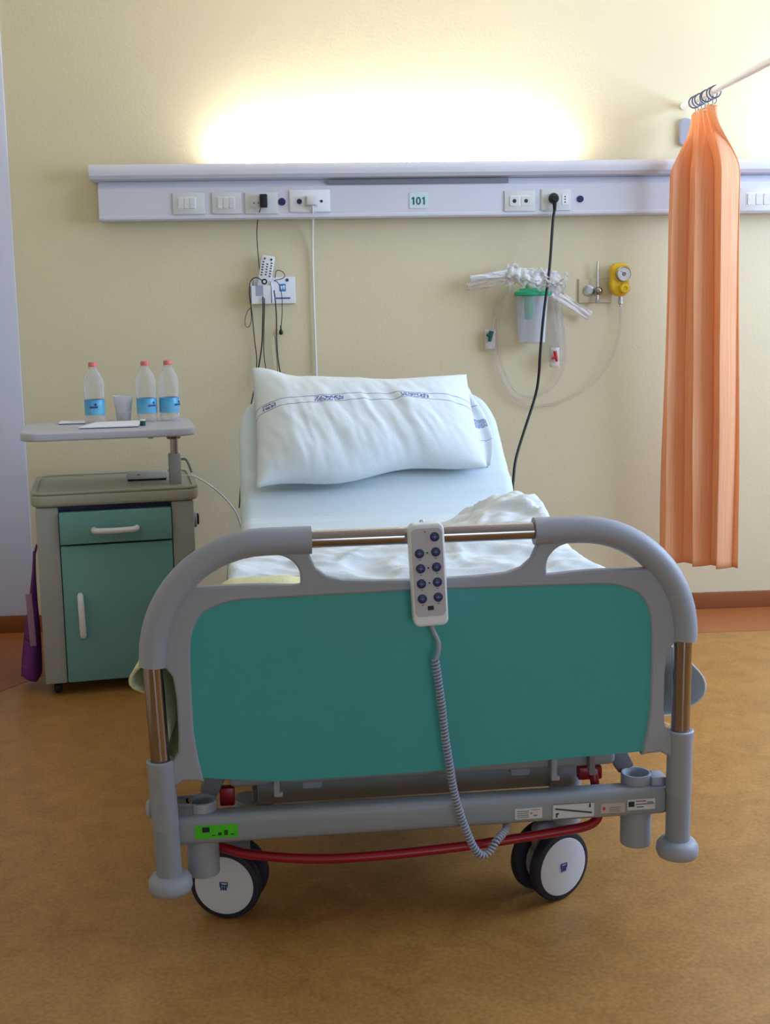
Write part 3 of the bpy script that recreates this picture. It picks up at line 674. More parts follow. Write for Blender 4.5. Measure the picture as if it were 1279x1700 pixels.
def bottle(label):
    t = thing('water_bottle', (0, 0, 0), label, 'bottle', group='water bottles on the overbed tray')
    bm = bmesh.new()
    prof = [(0, .004), (.020, .001), (.030, .001), (.0335, .006), (.0335, .020), (.0322, .022), (.0335, .025), (.0335, .085), (.0325, .092), (.0338, .100), (.033, .108), (.0342, .116), (.0335, .124), (.034, .134), (.031, .146), (.025, .160), (.018, .172), (.0135, .179), (.0125, .183), (.015, .185), (.015, .187), (.0125, .189), (.0125, .198), (0, .198)]
    lathe(bm, prof, (0, 0, 0), 32); obj('bottle_body', bm, M['clear'], t, 50)
    bm = bmesh.new(); lathe(bm, [(.0339, .028), (.0342, .0285), (.0342, .0785), (.0339, .079)], (0, 0, 0), 32); lb = obj('paper_label', bm, M['label'], t)
    bm = bmesh.new(); box(bm, (-.014, -.0352, .052), (.014, -.0338, .058), .0004, 1); box(bm, (.003, -.0352, .060), (.010, -.0338, .068), .0004, 1); obj('label_mark', bm, M['blue_ink'], lb)
    bm = bmesh.new(); lathe(bm, [(0, .189), (.0145, .189), (.015, .191), (.015, .201), (.013, .204), (0, .204)], (0, 0, 0), 24); obj('cap', bm, M['cap'], t)
    return t
def dup_tree(o, label):
    c = o.copy(); COL.objects.link(c); c['label'] = label
    for ch in o.children:
        d = ch.copy(); COL.objects.link(d); d.parent = c
        for g_ in ch.children:
            e_ = g_.copy(); COL.objects.link(e_); e_.parent = d
    return c
b1 = bottle('small clear water bottle alone at the left, behind the booklets'); at_cab(b1, -.064, .262, TZ, -.1)
at_cab(dup_tree(b1, 'small clear water bottle right of the cup, middle of the three'), .108, .250, TZ, .5)
at_cab(dup_tree(b1, 'small clear water bottle nearest the tray\'s right end'), .184, .255, TZ, .9)
t = thing('plastic_cup', (0, 0, 0), 'frosted plastic cup on the tray between the bottles', 'cup')
bm = bmesh.new(); lathe(bm, [(0, .002), (.021, 0), (.023, .003), (.0325, .084), (.0345, .086), (.0335, .088), (.0315, .086), (.022, .006), (0, .005)], (0, 0, 0), 28); obj('cup_wall', bm, M['cup'], t)
bm = bmesh.new(); lathe(bm, [(.0262, .030), (.0278, .032), (.0268, .034)], (0, 0, 0), 28); lathe(bm, [(.0290, .055), (.0306, .057), (.0296, .059)], (0, 0, 0), 28); obj('cup_ridges', bm, M['cup'], t)
at_cab(t, .030, .272, TZ)
def booklet(label, pts, z, mt2):
    t = thing('booklet', cabw(0, 0, z), label, 'booklet', CA)
    for nm, (za, zb), mt_ in (('back_cover', (0, .0025), mt2), ('pages', (.0026, .0065), 'paper')):
        me = outline_mesh(nm, [pts], (zb-za)/2, .0003, 0); me.transform(Matrix.Translation((0, 0, (za+zb)/2))); finish(me, 30); link(nm, me, M[mt_], t)
booklet('white booklet with a navy back lying at the tray front', [(-.116, .062), (.072, .050), (.092, .225), (-.062, .225)], TZ, 'navy_card')
booklet('white folded paper behind the front booklet at the tray\'s left', [(-.185, .240), (-.098, .232), (-.02, .235), (-.10, .325), (-.175, .335)][:2]+[(-.1, .30), (-.180, .315)], TZ, 'navy_card')
t = thing('small_pot', cabw(.088, .10, TZ), 'tiny dark pot with pale lid on the tray beside the booklet', 'pot', CA)
bm = bmesh.new(); lathe(bm, [(0, 0), (.0085, 0), (.009, .002), (.009, .016), (0, .016)], (0, 0, 0), 16); obj('pot_body', bm, M['dark_green'], t)
bm = bmesh.new(); lathe(bm, [(0, .0162), (.0092, .0162), (.0092, .020), (0, .021)], (0, 0, 0), 16); obj('pot_lid', bm, M['paper'], t)
t = thing('beige_box', cabw(.095, .22, .6655), 'flat beige adapter box on the cabinet top by the column', 'box', CA-.05)
bm = bmesh.new(); box(bm, (-.066, -.025, .006), (.070, .025, .028), .003); obj('casing', bm, M['ivory'], t)
bm = bmesh.new(); box(bm, (-.062, -.022, 0), (.066, .022, .0058), .001); obj('rubber_base', bm, M['black'], t)
bm = bmesh.new(); box(bm, (-.030, -.0256, .020), (-.020, -.0246, .023)); obj('indicator', bm, M['bluebtn'], t)
cord('cable', [(.073, -.03, .012), (.12, -.035, .0135), (.155, -.035, .012), (.195, -.03, -.012), (.235, -.02, -.045), (.275, -.01, -.09), (.305, 0, -.145), (.325, .01, -.23)], .0028, M['cable_white'], t)
# purple bag at the cabinet's left side
t = thing('cloth_bag', cabw(-.300, .12, .0), 'purple and mauve cloth bag hanging from the cabinet\'s left side', 'bag', CA)
def bagf(u, v):
    z = .46-.42*v; wd = .006+.050*ss(0, 1, v); a = 2*PI*u
    cx = -.034*v+.020
    return (cx+wd*.55*math.cos(a)*(1+.18*math.sin(3*a)), wd*.95*math.sin(a)+.006*math.sin(9*v+2*a), z + (.010*math.sin(2*a) if v > .9 else 0))
def bag_part(nm, v0, v1, mt_): return grid(nm, 26, 18, lambda u, v: bagf(u, v0+(v1-v0)*v), M[mt_], t, .002)
bag_part('bag_neck', 0, .70, 'purple'); bag_part('bag_body', .70, 1.0, 'purple')
bm = bmesh.new(); box(bm, (-.010, -.052, .155), (.010, -.046, .33), .002, rot=Matrix.Rotation(-.03, 3, 'Y')); obj('mauve_band', bm, M['mauve'], t)
bm = bmesh.new(); tube(bm, catmull([(.020, 0, .45), (.030, 0, .48), (.040, 0, .49)], 4), .004, 8); obj('strap', bm, M['purple'], t)

# ------------------------------------------------------------------ the hospital bed (local frame: x right, y towards the head, origin at the footboard's foot)
BP = Vector((.22, -2.417, 0)); BA = math.radians(2.6); BR = Matrix.Rotation(BA, 4, 'Z')
def bedw(x, y, z): return BP + BR @ Vector((x, y, z))
bed = thing('hospital_bed', BP, 'grey hospital bed with teal footboard panel and castors', 'bed', BA)
def mir(pts): return [(-x, z) for x, z in pts]
R_half = [(0, .727), (.100, .729), (.158, .733), (.187, .742), (.206, .758), (.216, .780), (.222, .800), (.235, .811), (.300, .811)]
arc = [(.300+.215*math.sin(a), .596+.215*math.cos(a)) for a in [PI/2*k/10 for k in range(1, 11)]]
leg = [(.514, .578), (.492, .578), (.480, .560), (.475, .520), (.474, .450), (.476, .412), (.486, .397), (.513, .393), (.513, .322), (.498, .326), (.488, .345), (.468, .356), (.440, .354), (.430, .352)]
inner = [(.443, .402), (.449, .452), (.450, .538), (.450, .575), (.449, .610), (.447, .632), (.442, .651), (.434, .668), (.422, .682), (.407, .693), (.390, .700), (.368, .7045), (.345, .7065), (.18, .7085)]
inner = [(x-.004, z-.0035 if z > .69 else z) for x, z in inner]
right = R_half + arc + leg + inner
outl = right + [(0, .7065)] + [(-x, z) for x, z in reversed(right[1:])]
hole = [(.236, .733), (.240, .760), (.262, .781), (.300, .789), (.345, .790), (.389, .789), (.425, .777), (.451, .756), (.465, .738), (.456, .731), (.380, .7315), (.312, .731), (.245, .727)]
hr_ = spline2(hole, 4); hl_ = [(-x, z) for x, z in hr_]
me = upright(outline_mesh('footboard_web', [outl, hr_, hl_], .011, .005, 3), 0.0); link('footboard_web', me, M['grey_plastic'], bed)
pan = [(.432, .359), (.445, .400), (.453, .450), (.455, .540), (.452, .575), (.451, .610), (.449, .632), (.444, .651), (.436, .668), (.424, .682), (.409, .693), (.392, .700), (.370, .7045), (.345, .7065), (0, .710)]
bot = [(-.430, .345), (-.30, .343), (-.129, .343), (0, .344), (.109, .349), (.302, .355)]
pano = pan + [(-x, z) for x, z in reversed(pan[:-1])] + bot[1:]
me = upright(outline_mesh('footboard_panel', [pano], .005, .001, 1), -.003); link('footboard_panel', me, M['teal'], bed)
# bent grey tube sleeves at both top corners
TL = .0265
for s, tp in ((1, (.514, .514)), (-1, (-.520, -.516))):
    pts = [(s*.213, 0, .811), (s*.24, 0, .811), (s*.30, 0, .811)] + [(s*(.300+.215*math.sin(a)), 0, .596+.215*math.cos(a)) for a in [PI/2*k/14 for k in range(1, 15)]] + [(tp[1], 0, .583)]
    bm = bmesh.new(); tube(bm, pts, TL, 24); obj('corner_sleeve', bm, M['grey_plastic'], bed, 50)
bm = bmesh.new(); cyl(bm, (-.225, 0, .812), (.225, 0, .812), .0165, seg=32); obj('chrome_rail', bm, M['chrome'], bed)
for s, xt, xb in ((1, .513, .510), (-1, -.517, -.502)):
    X = lambda z: xb+(xt-xb)*(z-.133)/(.59-.133)
    bm = bmesh.new(); cyl(bm, (X(.60), 0, .600), (X(.385), 0, .385), .0185, seg=28); obj('chrome_post', bm, M['chrome'], bed)
    bm = bmesh.new(); revolve(bm, [(0, 0), (.0245, 0), (.0255, .003), (.0255, .12), (.0265, .124), (.0265, .134), (.0235, .136), (.019, .135)], Vector((X(.265), 0, .262)), (Vector((X(.395), 0, .398))-Vector((X(.265), 0, .262))).normalized(), Vector((1, 0, 0)), Vector((0, 1, 0)), 28); obj('post_sleeve', bm, M['grey_plastic'], bed, 40)
    bm = bmesh.new(); cyl(bm, (X(.264), 0, .264), (X(.155), 0, .155), .0245, seg=28); obj('post_foot', bm, M['grey_paint'], bed)
    bm = bmesh.new(); lathe(bm, [(0, .130), (.030, .130), (.039, .134), (.0425, .143), (.0415, .156), (.035, .165), (.027, .168), (0, .168)], (X(.14), 0, 0), 32); obj('bumper', bm, M['grey_plastic'], bed, 60)
bm = bmesh.new(); box(bm, (-.496, .006, .216), (.496, .056, .274), .014, 4); bmx = obj('cross_beam', bm, M['grey_paint'], bed, 50)
# stickers on the cross beam (marks are real thin print)
def sticker(name, x0, x1, z0, z1, mt_):
    bm = bmesh.new(); box(bm, (x0, .0048, z0), (x1, .0064, z1)); return obj(name, bm, M[mt_], bmx)
def marks(rows, mt_, y=.0042):
    bm = bmesh.new()
    for x0, x1, z0, z1 in rows: box(bm, (x0, y, z0), (x1, y+.0008, z1))
    return obj('sticker_print', bm, M[mt_], bmx)
sticker('green_sticker', -.452, -.370, .231, .257, 'lime'); marks([(-.438, -.424, .244, .254)], 'ink')
marks([(-.420+.012*i, -.413+.012*i, .236, .238+.004*(i % 3)) for i in range(4)], 'green_ink')
sticker('info_sticker', .177, .232, .228, .250, 'sticker'); marks([(.181, .205, .244-.0042*k, .2455-.0042*k) for k in range(4)]+[(.210, .228, .246, .2472), (.214, .222, .233, .236), (.208, .212, .238, .241)], 'grey_dark')
sticker('arrow_sticker', .254, .338, .224, .254, 'sticker')
bm = bmesh.new(); box(bm, (.258, .0040, .2375), (.334, .0048, .2405), rot=Matrix.Rotation(.16, 3, 'Y')); obj('sticker_line', bm, M['green_ink'], bmx)
marks([(.260, .263, .227, .236), (.263, .266, .233, .236), (.328, .331, .244, .252), (.254, .338, .2237, .2243), (.254, .338, .2537, .2543)], 'ink')
sticker('tan_sticker', .352, .402, .229, .249, 'sticker_tan'); marks([(.370, .392, .240-.004*k, .2412-.004*k) for k in range(3)], 'grey_dark'); marks([(.356, .361, .236, .242)], 'red_plastic')
sticker('barcode_sticker', .407, .464, .232, .254, 'sticker'); marks([(.409, .421, .239, .250), (.424, .445, .2495, .2510), (.426, .440, .237, .2385), (.448, .460, .246, .2475), (.424, .462, .243, .2442)], 'ink')
# sockets for drip poles
for s in (-1, 1):
    bm = bmesh.new(); revolve(bm, [(0, .14), (.030, .14), (.0315, .143), (.0315, .288), (.030, .292), (.026, .292), (.024, .289), (.024, .20), (0, .20)], Vector((s*.440, .052, 0)), Vector((0, 0, 1)), Vector((1, 0, 0)), Vector((0, 1, 0)), 30); obj('pole_socket', bm, M['grey_plastic'], bed, 40)
    bm = bmesh.new(); box(bm, (s*.462, .02, .252), (s*.494, .06, .292), .006); obj('socket_clamp', bm, M['grey_dark' if s < 0 else 'cable_grey'], bed)
    bm = bmesh.new(); box(bm, (s*.415-.018, .075, .285), (s*.415+.018, .11, .345), .004, rot=Matrix.Rotation(s*-.45, 3, 'Y')); obj('frame_bracket', bm, M['grey_dark'], bed)
bm = bmesh.new(); revolve(bm, [(0, 0), (.014, 0), (.018, .004), (.018, .012), (.012, .018), (0, .019)], Vector((-.526, .026, .291)), Vector((-1, 0, 0)), Vector((0, 1, 0)), Vector((0, 0, 1)), 20); obj('lock_knob', bm, M['grey_plastic'], bed)
# frame seen under the panel
bm = bmesh.new(); box(bm, (-.385, .045, .312), (.395, .095, .372), .012, 3); obj('upper_beam', bm, M['grey_paint'], bed)
bm = bmesh.new(); box(bm, (-.33, .145, .232), (.33, .175, .32), .004); obj('rear_plate', bm, M['grey_paint'], bed)
for x, z0, z1 in ((-.292, .300, .344), (.262, .298, .344), (.340, .305, .350)):
    bm = bmesh.new(); box(bm, (x-.006, .026, z0), (x+.006, .044, z1), .003); box(bm, (x-.006, .026, z0-.004), (x+.012, .040, z0+.006), .003); obj('panel_hook', bm, M['grey_plastic' if x < .3 else 'grey_dark'], bed)
for x in (-.22, .206):
    bm = bmesh.new(); box(bm, (x-.020, .085, .285), (x+.020, .125, .313), .004); obj('joint_block', bm, M['cable_grey'], bed)
for s in (-1, 1):
    bm = bmesh.new(); box(bm, (s*.385-.025, .12, .345), (s*.385+.025, 2.02, .395), .008); obj('side_rail', bm, M['grey_paint'], bed)
    bm = bmesh.new(); box(bm, (s*.32-.022, .16, .205), (s*.32+.022, 1.98, .26), .006); obj('base_rail', bm, M['grey_dark'], bed)
bm = bmesh.new(); box(bm, (-.32, 1.90, .205), (.32, 1.95, .26), .006); box(bm, (-.40, 1.97, .345), (.40, 2.02, .395), .008); obj('head_crossbar', bm, M['grey_dark'], bed)
for y in (.75, 1.55):
    bm = bmesh.new(); box(bm, (-.30, y, .22), (.30, y+.05, .26)); box(bm, (-.07, y-.03, .24), (.07, y+.09, .36), .01); obj('lift_column', bm, M['grey_dark'], bed)
bm = bmesh.new(); box(bm, (-.40, .10, .396), (.42, 1.13, .43), .01); obj('mattress_platform', bm, M['grey_paint'], bed)
BS = math.atan(.75); cB, sB = math.cos(BS), math.sin(BS)
bm = bmesh.new(); box(bm, (-.34, 1.15, .40), (.42, 1.70, .425), .008, rot=Matrix.Rotation(BS, 3, 'X'), pivot=Vector((0, 1.15, .41)))
obj('backrest_platform', bm, M['grey_paint'], bed)
bm = bmesh.new()
for x in (-.2, .25): tube(bm, [(x, 1.42, .59), (x, 1.60, .45), (x, 1.72, .36)], .014, 10)
obj('backrest_strut', bm, M['grey_dark'], bed)
# red brake bar
bm = bmesh.new(); tube(bm, catmull([(-.440, .085, .192), (-.40, .065, .182), (-.34, .045, .172), (-.22, .035, .160), (-.10, .03, .160), (.05, .03, .166), (.18, .03, .176), (.28, .03, .186), (.33, .032, .192), (.353, .038, .202), (.362, .05, .222), (.362, .075, .25), (.360, .085, .282)], 6), .0095, 12); obj('brake_bar', bm, M['red'], bed, 80)
bm = bmesh.new(); box(bm, (.328, .082, .268), (.378, .105, .296), .004); obj('brake_pedal', bm, M['red'], bed)
bm = bmesh.new(); box(bm, (-.405, .078, .262), (-.375, .10, .300), .004); obj('brake_pedal', bm, M['red'], bed)
# castors: each a part with its wheels, covers and stem as sub-parts
bm = bmesh.new()
revolve(bm, [(.050, -.013), (.064, -.0135), (.072, -.011), (.075, -.005), (.075, .005), (.072, .011), (.064, .0135), (.050, .013)], Vector((0, 0, 0)), Vector((0, -1, 0)), Vector((1, 0, 0)), Vector((0, 0, 1)), 40)
me_t = bpy.data.meshes.new('tyre'); bmesh.ops.recalc_face_normals(bm, faces=bm.faces); bm.to_mesh(me_t); bm.free(); finish(me_t); me_t.materials.append(M['rubber'])
bm = bmesh.new(); revolve(bm, [(0, .0145), (.054, .0155), (.0615, .014), (.0635, .011), (.0635, -.012), (0, -.012)], Vector((0, 0, 0)), Vector((0, -1, 0)), Vector((1, 0, 0)), Vector((0, 0, 1)), 40)
me_c = bpy.data.meshes.new('wheel_cover'); bmesh.ops.recalc_face_normals(bm, faces=bm.faces); bm.to_mesh(me_c); bm.free(); finish(me_c); me_c.materials.append(M['wheel'])
bm = bmesh.new()
for x0, x1, z0, z1 in ((-.0085, .0085, .0070, .0085), (-.0085, -.0070, -.002, .007), (-.004, .0085, .001, .0028), (-.007, -.0045, -.0095, .005), (-.002, .0005, -.009, .0), (.003, .0055, -.009, .001), (-.004, .006, -.006, -.0045), (.007, .0085, -.002, .007)):
    box(bm, (x0, -.0165, z0), (x1, -.0150, z1))
me_l = bpy.data.meshes.new('wheel_logo'); bm.to_mesh(me_l); bm.free(); me_l.materials.append(M['blue_ink'])
def castor(x, y, az, stem_top, swivel):
    """x, y: floor position of the swivel centre (bed frame); az: direction the outer cover faces; swivel: stem offset"""
    c = bpy.data.objects.new('castor', None); COL.objects.link(c); c.parent = bed; c.location = (x, y, 0); c.empty_display_size = .05
    rz = az + PI/2
    for k, (off, flip) in enumerate(((.030, 0), (-.030, PI))):
        for nm, me in (('tyre', me_t), ('wheel_cover', me_c), ('wheel_logo', me_l)):
            o = link(nm, me, None, c); o.location = (math.cos(az)*off, math.sin(az)*off, .0752); o.rotation_euler = (0, 0, rz+flip)
    bm = bmesh.new(); cyl(bm, (-.035, 0, .0752), (.035, 0, .0752), .008, seg=12)
    box(bm, (-.013, -.045, .10), (.013, .045, .165), .010, 3); ax = obj('fork', bm, M['grey_dark'], c); ax.rotation_euler = (0, 0, az)
    bm = bmesh.new(); cyl(bm, (swivel[0], swivel[1], .156), (swivel[0], swivel[1], stem_top), .034, seg=28, bev=.003); obj('stem', bm, M['grey_plastic'], c)
castor(-.393, .160, math.radians(257-2.6), .232, (.045, .03))
castor(.280, .135, math.radians(300-2.6), .318, (.036, .012))
castor(-.36, 1.93, math.radians(200), .30, (0, 0)); castor(.36, 1.93, math.radians(340), .30, (0, 0))

# ------------------------------------------------------------------ mattress, sheet, blanket, pillow
MX0, MX1 = -.355, .462
def path(s):
    """point and normal of the mattress top line at length s (flat part, bend, raised back)"""
    Lf = 1.06
    if s < Lf: return Vector((0, .06+s, .635)), Vector((0, 0, 1))
    d = s-Lf; bend = .14
    a = BS*min(1, d/bend)
    R_ = bend/BS; q = min(d, bend)
    p = Vector((0, .06+Lf+R_*math.sin(q/R_), .635+R_*(1-math.cos(q/R_))))
    if d > bend: p += Vector((0, cB, sB))*(d-bend)
    return p, Vector((0, -math.sin(a), math.cos(a)))
LM = 1.06+.14+.475
def mattress():
    sec = [(x, z) for x, z in rrect(MX0, -.155, MX1, 0, .035, 4)]
    bm = bmesh.new(); rings = []
    NS = 80
    for k in range(NS+1):
        s = LM*k/NS
        e = min(1, min(s, LM-s)/.035); ins = .035*(1-math.sqrt(max(0, 1-(1-e)**2))); eh = min(1, (LM-s)/.16); insx = max(ins, .075*(1-math.sqrt(max(0, 1-(1-eh)**2))))
        p, n_ = path(s); row = []
        for x, z in sec:
            xx = x + (insx if x < .04 else -insx*1.0); zz = z*(1) - (ins if z > -.07 else -ins)
            wr = .004*fbm(xx*3, s*6, 1.0, 2.0)+.026*(1-abs(fbm(xx*1.6+s*2.2, s*5.5-xx*1.2, 6.0, 1.7))-.55)*ss(.98, 1.1, s)*(1-ss(1.25, 1.45, s)) if z > -.04 else 0
            row.append(bm.verts.new(p + n_*(zz+wr) + Vector((xx, 0, 0))))
        rings.append(row)
    for a, b in zip(rings, rings[1:]):
        n = len(a)
        for i in range(n): bm.faces.new((a[i], a[(i+1) % n], b[(i+1) % n], b[i]))
    bm.faces.new(rings[0][::-1]); bm.faces.new(rings[-1])
    o = obj('mattress', bm, M['fitted'], None, 60); o.location = BP; o.rotation_euler = (0, 0, BA)
    return tag(o, 'white sheeted mattress with its head end raised', 'mattress')
mattress()
def place(o): o.location = BP; o.rotation_euler = (0, 0, BA); return o
def cloth_profile(pts):
    ls = [0]
    for a, b in zip(pts, pts[1:]): ls.append(ls[-1]+math.hypot(b[0]-a[0], b[1]-a[1]))
    T = ls[-1]
    def f(u):
        d = u*T
        for i in range(len(pts)-1):
            if d <= ls[i+1] or i == len(pts)-2:
                t_ = (d-ls[i])/(ls[i+1]-ls[i]); return pts[i][0]+(pts[i+1][0]-pts[i][0])*t_, pts[i][1]+(pts[i+1][1]-pts[i][1])*t_
    return f
blp = cloth_profile(spline2([(-.505, .36), (-.510, .43), (-.530, .492), (-.575, .530), (-.552, .570), (-.46, .606), (-.385, .648), (-.30, .654), (-.24, .654), (-.19, .654)], 6, False)+[(-.19, .654)])
def blank(u, v):
    x, z = blp(u); y = .055+.36*v
    top = ss(-.45, -.36, x)
    w_ = .006*fbm(x*2, y*2, 5.0, 2.2)*(1-top)
    return (x+w_+(.012*math.sin(y*17)+.055*v)*(1-top), y + .03*(1-top)*fbm(u*3, v, 2), z+(.006*abs(fbm(x*3, y*3, 1.0, 2.0)))*top + .034*top*math.exp(-((y-.22)/.09)**2)*ss(-.19, -.26, x) + .02*math.sin(3*v)*(1-top))
o = grid('blanket', 80, 30, blank, M['blanket'], None, .006); place(o); tag(o, 'cream yellow blanket at the mattress foot hanging over its left side', 'blanket')
shp = cloth_profile(spline2([(-.34, .662), (-.2, .664), (0, .664), (.25, .664), (.42, .664), (.490, .640), (.514, .575), (.560, .505), (.630, .440), (.664, .395), (.655, .350), (.600, .318), (.53, .318), (.53, .318)], 6, False)+[(.53, .318)])
def sheet(u, v):
    x, z = shp(u); y = .27+(.50+.22*ss(-.1, .35, x))*v
    top = 1-ss(.40, .50, x)
    heap = .075*math.exp(-((x-.36)/.13)**2-((y-.80)/.20)**2) + .03*math.exp(-((x-.12)/.2)**2-((y-.55)/.16)**2) + .022*math.exp(-((x+.15)/.14)**2-((y-.40)/.10)**2)
    rid = 1-abs(fbm(x*2.2+y, y*2.0-x*.6, 7.0, 2.2)); rid2 = 1-abs(fbm(x*1.4-y*.8, y*2.4, 11.0, 4.0))
    edge = min(1, v/.08, (1-v)/.06)
    dz = (heap*(.55+.45*rid) + .022*rid**2*(.40+heap*10) + .012*rid2**2)*max(0.15, edge)
    if top < 1: dz *= top
    side = (1-top)
    return (x+side*(-.05*v+.004*math.sin(y*21+2)+.006*fbm(y*4, z*3, 3)), y+.05*fbm(x*3, 4.0, 0, 1.5)*(1-edge), z-.012+dz + side*.03*math.sin(y*9))
o = grid('top_sheet', 150, 130, sheet, M['sheet'], None, .003); place(o); tag(o, 'rumpled white top sheet heaped at the right of the bed foot', 'sheet')

PC, PN = path(1.06+.14+.255); PV = Vector((0, cB, sB)); PN = Vector((0, -sB, cB))
M['pillowcase'] = printed_linen('printed_pillowcase', (216, 224, 230), (.585, .655), ((.06, .03, .024), (.33, .065, .026), (.72, .065, .026)), .62)
def pillow_pt(u, v, side_):
    a, b = 2*u-1, 2*v-1
    ca = max(0, 1-abs(a)**3.2); cb = max(0, 1-abs(b)**2.6)
    th = .085*(ca*cb)**.5
    hx = .345-.010*(1-abs(b)**2); hy = .245-.022*(1-abs(a)**2.2)
    x = .035+a*hx; y = b*hy
    # left top corner pulled out into a point, bottom edge wavy, top edge dipping in the left half
    cl = ss(.55, 1, -a)*ss(.35, 1, b); y += .040*cl; x -= .0*cl
    y += -.012*math.sin((a+.1)*PI*1.1)*ss(.2, 1, b)
    y += .010*math.sin(a*6)*ss(.3, 1, -b)
    y += .060*ss(-.6, 1, a)*ss(-.3, 1, -b); y -= .012*ss(0, 1, b)
    z = .048 + (th if side_ > 0 else -th*.5)
    if side_ > 0:
        q = (ca*cb)**.5
        z += q*(.009*fbm(a*2.4+.5*b, b*.6, 4.0, 1.5) + .0065*(1-abs(fbm(a*3.4+b*.7, b*.45, 9.0, 1.6))-.6)*(1-ss(.15, .6, b))*(1-.6*ss(.3, .9, a)))
    z += .02*cl
    return Vector((x, 0, 0)) + Vector((0, PC.y, PC.z)) + PV*y + PN*z
def pillow():
    bm = bmesh.new(); lay = bm.loops.layers.uv.new('uv'); nu, nv = 110, 80
    for side_ in (1, -1):
        vs = [[bm.verts.new(pillow_pt(i/(nu-1), j/(nv-1), side_)) for i in range(nu)] for j in range(nv)]
        for j in range(nv-1):
            for i in range(nu-1):
                f = bm.faces.new((vs[j][i], vs[j][i+1], vs[j+1][i+1], vs[j+1][i]))
                for lp, (a, b) in zip(f.loops, ((i, j), (i+1, j), (i+1, j+1), (i, j+1))): lp[lay].uv = (a/(nu-1), b/(nv-1))
    bmesh.ops.remove_doubles(bm, verts=bm.verts, dist=.0002); bmesh.ops.recalc_face_normals(bm, faces=bm.faces)
    me = bpy.data.meshes.new('pillow'); bm.to_mesh(me); bm.free(); finish(me, 180)
    o = link('pillow', me, M['pillowcase']); place(o)
    return tag(o, 'white pillow with thin blue printed lines on the raised mattress', 'pillow')
pl = pillow()
M['flapcase'] = printed_linen('printed_flap', (210, 220, 228), (.30, .72), ((.72, .2, .05), (.35, .18, .06)), .50)
def flap(u, v):
    y = -.150+.36*v; x = .345+.070*u*(1-.25*abs(2*v-1)**2)+.01*math.sin(5*v)
    return Vector((x, 0, 0)) + Vector((0, PC.y, PC.z)) + PV*y + PN*(.034-.018*u+.010*math.sin(u*7+3*v)*u+.004*fbm(u*2, v*5, 2))
grid('pillowcase_flap', 16, 40, flap, M['flapcase'], pl, .003)

# ------------------------------------------------------------------ hand control hanging on the rail
t = thing('hand_control', bedw(-.0025, -.036, .838), 'grey bed hand control with nine navy buttons on the chrome rail', 'remote control', BA)
t.rotation_euler = (math.radians(-2), math.radians(-2.2), BA)
me = upright(outline_mesh('casing', [[(x*(1-.02*(z < -.1)), z) for x, z in rrect(-.0335, -.190, .0335, .004, .013, 6)]], .015, .005, 4), 0); cs = link('casing', me, M['white_plastic'], t)
M['ctrl_face'] = mat('control_face_grey', (186, 180, 188), .5, var=.02)
me = upright(outline_mesh('face_plate', [rrect(-.029, -.170, .029, -.004, .010, 5)], .0012, .0006, 1), -.0152); fp = link('face_plate', me, M['ctrl_face'], t)
bm = bmesh.new(); revolve(bm, [(0, .0155), (.0083, .0155), (.0088, .017), (.0083, .0188), (.006, .0194), (0, .0194)], Vector((0, 0, 0)), Vector((0, -1, 0)), Vector((1, 0, 0)), Vector((0, 0, 1)), 24)
b0 = obj('button', bm, M['navy'], t); first = True
bm = bmesh.new(); box(bm, (-.004, -.0198, -.0006), (.004, -.0192, .0006)); box(bm, (-.0006, -.0198, -.003), (.0006, -.0192, .003)); ic0 = obj('button_symbol', bm, M['ringm'], b0)
for x, z in ((.0145, -.021), (-.0155, -.0505), (.0150, -.0495), (-.0150, -.0790), (.0150, -.0780), (-.0150, -.1075), (.0150, -.1065), (-.0150, -.1360), (.0150, -.1350)):
    if first: o = b0; first = False
    else:
        o = dup(b0); dup(ic0, o)
    o.location = (x, 0, z)
bm = bmesh.new()
for x, z in ((-.001, -.0500), (-.0005, -.0785), (0, -.1070)): cyl(bm, (x, -.0158, z), (x, -.0172, z), .0016, seg=10)
obj('indicator_dot', bm, M['ink'], t)
bm = bmesh.new(); cyl(bm, (-.003, -.0158, -.0105), (-.003, -.0172, -.0105), .0016, seg=10); obj('power_light', bm, M['red_plastic'], t)
bm = bmesh.new()
for x, z in ((-.0155, -.0625), (.0150, -.0615), (-.0150, -.091), (.015, -.090), (-.0145, -.1195), (.015, -.1185), (-.0145, -.148), (.0155, -.147)): box(bm, (x-.002, -.0168, z-.001), (x+.002, -.0160, z+.001))
obj('printed_symbol', bm, M['grey_dark'], t)
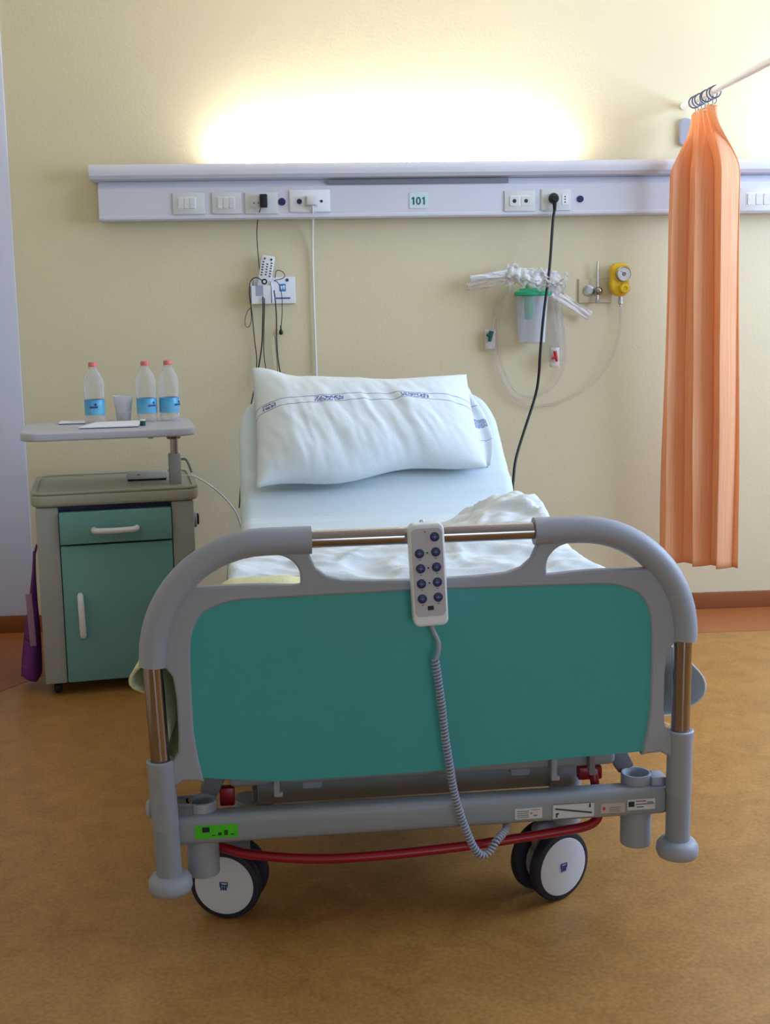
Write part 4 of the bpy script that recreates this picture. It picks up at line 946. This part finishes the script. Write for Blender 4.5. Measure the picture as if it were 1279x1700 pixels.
bm = bmesh.new(); box(bm, (-.0055, -.0170, -.1585), (.0055, -.0160, -.1505)); obj('printed_logo', bm, M['ink'], t)
bm = bmesh.new(); box(bm, (-.012, .014, -.02), (.012, .017, -.002), .001); tube(bm, catmull([(0, .016, -.006), (0, .026, .001), (0, .040, .000), (0, .056, -.008), (0, .060, -.03), (0, .057, -.05)], 4), .005, 8); obj('rail_hook', bm, M['white_plastic'], t)
def ctl(x, y, z):
    return t.matrix_basis.inverted() @ bedw(x, y, z)
lead = catmull([ctl(.006, -.036, .652), ctl(.010, -.037, .636), ctl(.020, -.040, .612), ctl(.018, -.040, .588), ctl(.014, -.040, .580)], 6)
bm = bmesh.new(); tube(bm, lead, .0042, 10); obj('cord_lead', bm, M['cable_grey'], t, 80)
ctr = catmull([ctl(.013, -.042, .580), ctl(.018, -.042, .54), ctl(.024, -.042, .493), ctl(.030, -.042, .43), ctl(.038, -.042, .372), ctl(.046, -.040, .32), ctl(.057, -.038, .274), ctl(.075, -.036, .22), ctl(.089, -.034, .190), ctl(.103, -.030, .175), ctl(.118, -.025, .179), ctl(.134, -.016, .195), ctl(.150, .002, .200), ctl(.163, .022, .203), ctl(.168, .05, .207)], 10)
def helix(ctr, rad, pitch, per=12):
    ln = [0]
    for a, b in zip(ctr, ctr[1:]): ln.append(ln[-1]+(b-a).length)
    T = ln[-1]; out = []; n = int(T/pitch*per); i = 0
    tn = (ctr[1]-ctr[0]).normalized(); x, y = frame_of(tn)
    for k in range(n+1):
        d = T*k/n
        while i < len(ctr)-2 and d > ln[i+1]: i += 1
        f_ = (d-ln[i])/(ln[i+1]-ln[i]); p = ctr[i].lerp(ctr[i+1], f_)
        nt = (ctr[min(i+2, len(ctr)-1)]-ctr[max(i-1, 0)]).normalized(); q = tn.rotation_difference(nt); x = q @ x; y = q @ y; tn = nt
        a = 2*PI*k/per; out.append(p + (x*math.cos(a)+y*math.sin(a))*rad)
    return out
bm = bmesh.new(); tube(bm, helix(ctr, .0058, .0068), .0027, 6); obj('coiled_cord', bm, M['cable_grey'], t, 80)
